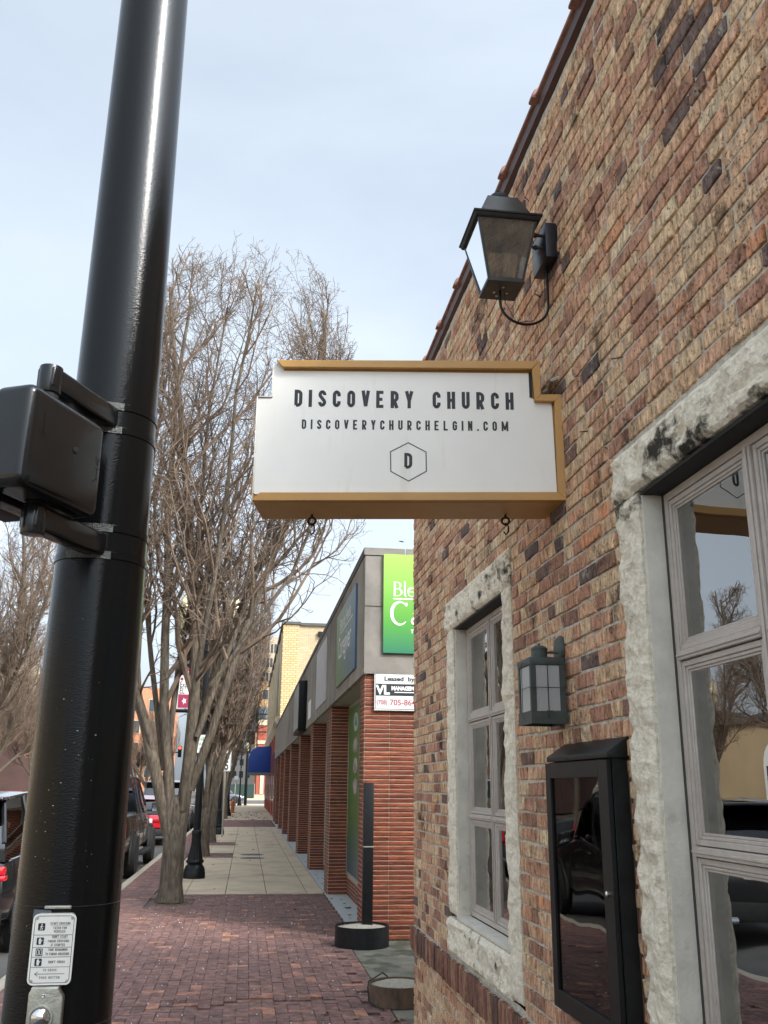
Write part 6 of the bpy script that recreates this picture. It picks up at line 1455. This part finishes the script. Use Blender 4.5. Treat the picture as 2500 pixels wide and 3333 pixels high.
# ================================================================== traffic lights and distant street furniture
def signal_head(b, x, y, z, n=3):
    b.box(x-.17, y-.12, z, x+.17, y+.1, z+.34*n)
    for k in range(n): b.tube([(x, y-.30, z+.17+.34*k), (x, y-.12, z+.17+.34*k)], .13, 12, cap=False)
mp_ = thing('mast_arm_signal', (.02, 88.6, 0), 'slim black signal mast with an arm over the pavement at the far corner', 'traffic signal')
b = MB(); b.tube([(-.05, 88.6, 0), (-.05, 88.6, 13)], [.14, .08], 12); b.build('mast', MT['black'], mp_); b = MB(); b.tube([(-.6, 88.6, 6.45), (2.0, 88.6, 6.45)], .06, 8); b.build('mast_arm', MT['black'], mp_)
b = MB(); signal_head(b, .36, 88.5, 5.35); b.build('signal_head', MT['black'], mp_)
b = MB(); b.box(-1.45, 88.5, 5.0, -.9, 88.55, 5.6); b.build('blue_sign', MT['awning'], mp_)
lf = thing('corner_signal', (-9.3, 88, 0), 'black traffic light on a thin post across the road between pole and tree', 'traffic signal')
b = MB(); b.tube([(-9.35, 88, 0), (-9.35, 88, 5)], .07, 8); b.build('signal_post', MT['black'], lf)
b = MB(); signal_head(b, -9.62, 88, 3.15, 4); b.build('signal_head', MT['black'], lf); b = MB(); signal_head(b, -9.1, 88, 3.35, 3); b.build('signal_head', MT['black'], lf)
rs_ = thing('corner_signal', (-7.2, 92, 0), 'black traffic light with a red lamp lit behind the tree stems', 'traffic signal')
b = MB(); b.tube([(-7.6, 92, 0), (-7.6, 92, 7)], .09, 8); b.build('signal_post', MT['black'], rs_); b = MB(); signal_head(b, -6.35, 92, 4.2); b.box(-7.6, 92.02, 4.6, -6.35, 92.08, 4.7); b.build('signal_head', MT['black'], rs_)
b = MB(); b.tube([(-6.35, 91.68, 5.05), (-6.35, 91.80, 5.05)], .12, 12); b.build('red_lamp', mat('lit_red_lamp', (1,.05,.02), .4, emit=3), rs_)
for x, y, z, s_, lab in ((-11.2, 86, 2.9, .75, 'white rectangular street sign beside the pole edge, left of the traffic light'), (-9.2, 78, 1.5, .55, 'small white sign below the thin-post traffic light'), (-.75, 70, 2.1, .28, 'small white notice up the street between lamp and awning')):
    t = thing('street_sign', (x, y, 0), lab, 'sign'); b = MB(); b.box(x-s_/2, y, z, x+s_/2, y+.03, z+s_*.9); b.build('plate', MT['white'], t); b = MB(); b.tube([(x, y+.06, 0), (x, y+.06, z+s_*.9)], .03, 6); b.build('sign_post', MT['alu'], t)
for (x, y, lab) in ((-13.4, 46, 'cream globe lamp across the road left of the pole'), (-14.9, 45.5, 'cream globe lamp at the left edge of the photo')):
    t = thing('globe_lamp', (x, y, 0), lab, 'street lamp', 'single globe lamps across the road'); b = MB(); b.lathe([(.16, 0), (.14, .4), (.07, .5), (.06, 4.0), (.12, 4.1)], x, y, 16); b.build('lamp_post', MT['soffit'], t, smooth=True)
    b = MB(); b.lathe([(.12, 4.1), (.27, 4.4), (.27, 4.55), (.16, 4.8), (.03, 5.0), (.01, 5.1)], x, y, 20); b.build('globe', MT['globe'], t, smooth=True)
da = thing('twin_arm_lamp', (-10.3, 15.5, 0), 'tall dark lamp with two level arms across the road, mirrored in the window', 'street lamp')
b = MB(); b.tube([(-10.3, 15.5, 0), (-10.3, 15.5, 6.6)], [.10, .06], 10); b.build('lamp_post', MT['black'], da); b = MB(); b.tube([(-10.3, 14.2, 6.7), (-10.3, 15.5, 6.5), (-10.3, 16.8, 6.7)], .04, 8); b.box(-10.42, 13.8, 6.66, -10.18, 14.4, 6.76); b.box(-10.42, 16.6, 6.66, -10.18, 17.2, 6.76); b.build('lamp_arm', MT['black'], da)
# bird
b = MB(); b.add([(9.44, 60, 17.5), (9.60, 60, 17.58), (9.75, 60, 17.50), (9.62, 60.1, 17.50), (9.3, 60, 17.56), (9.52, 59.9, 17.46)], [(0,1,3),(1,2,3),(0,4,1),(0,5,3),(1,5,2)]); o = b.build('bird', MT['blackmat']); tag(o, 'tiny dark bird flying in the pale sky right of the trees', 'bird')
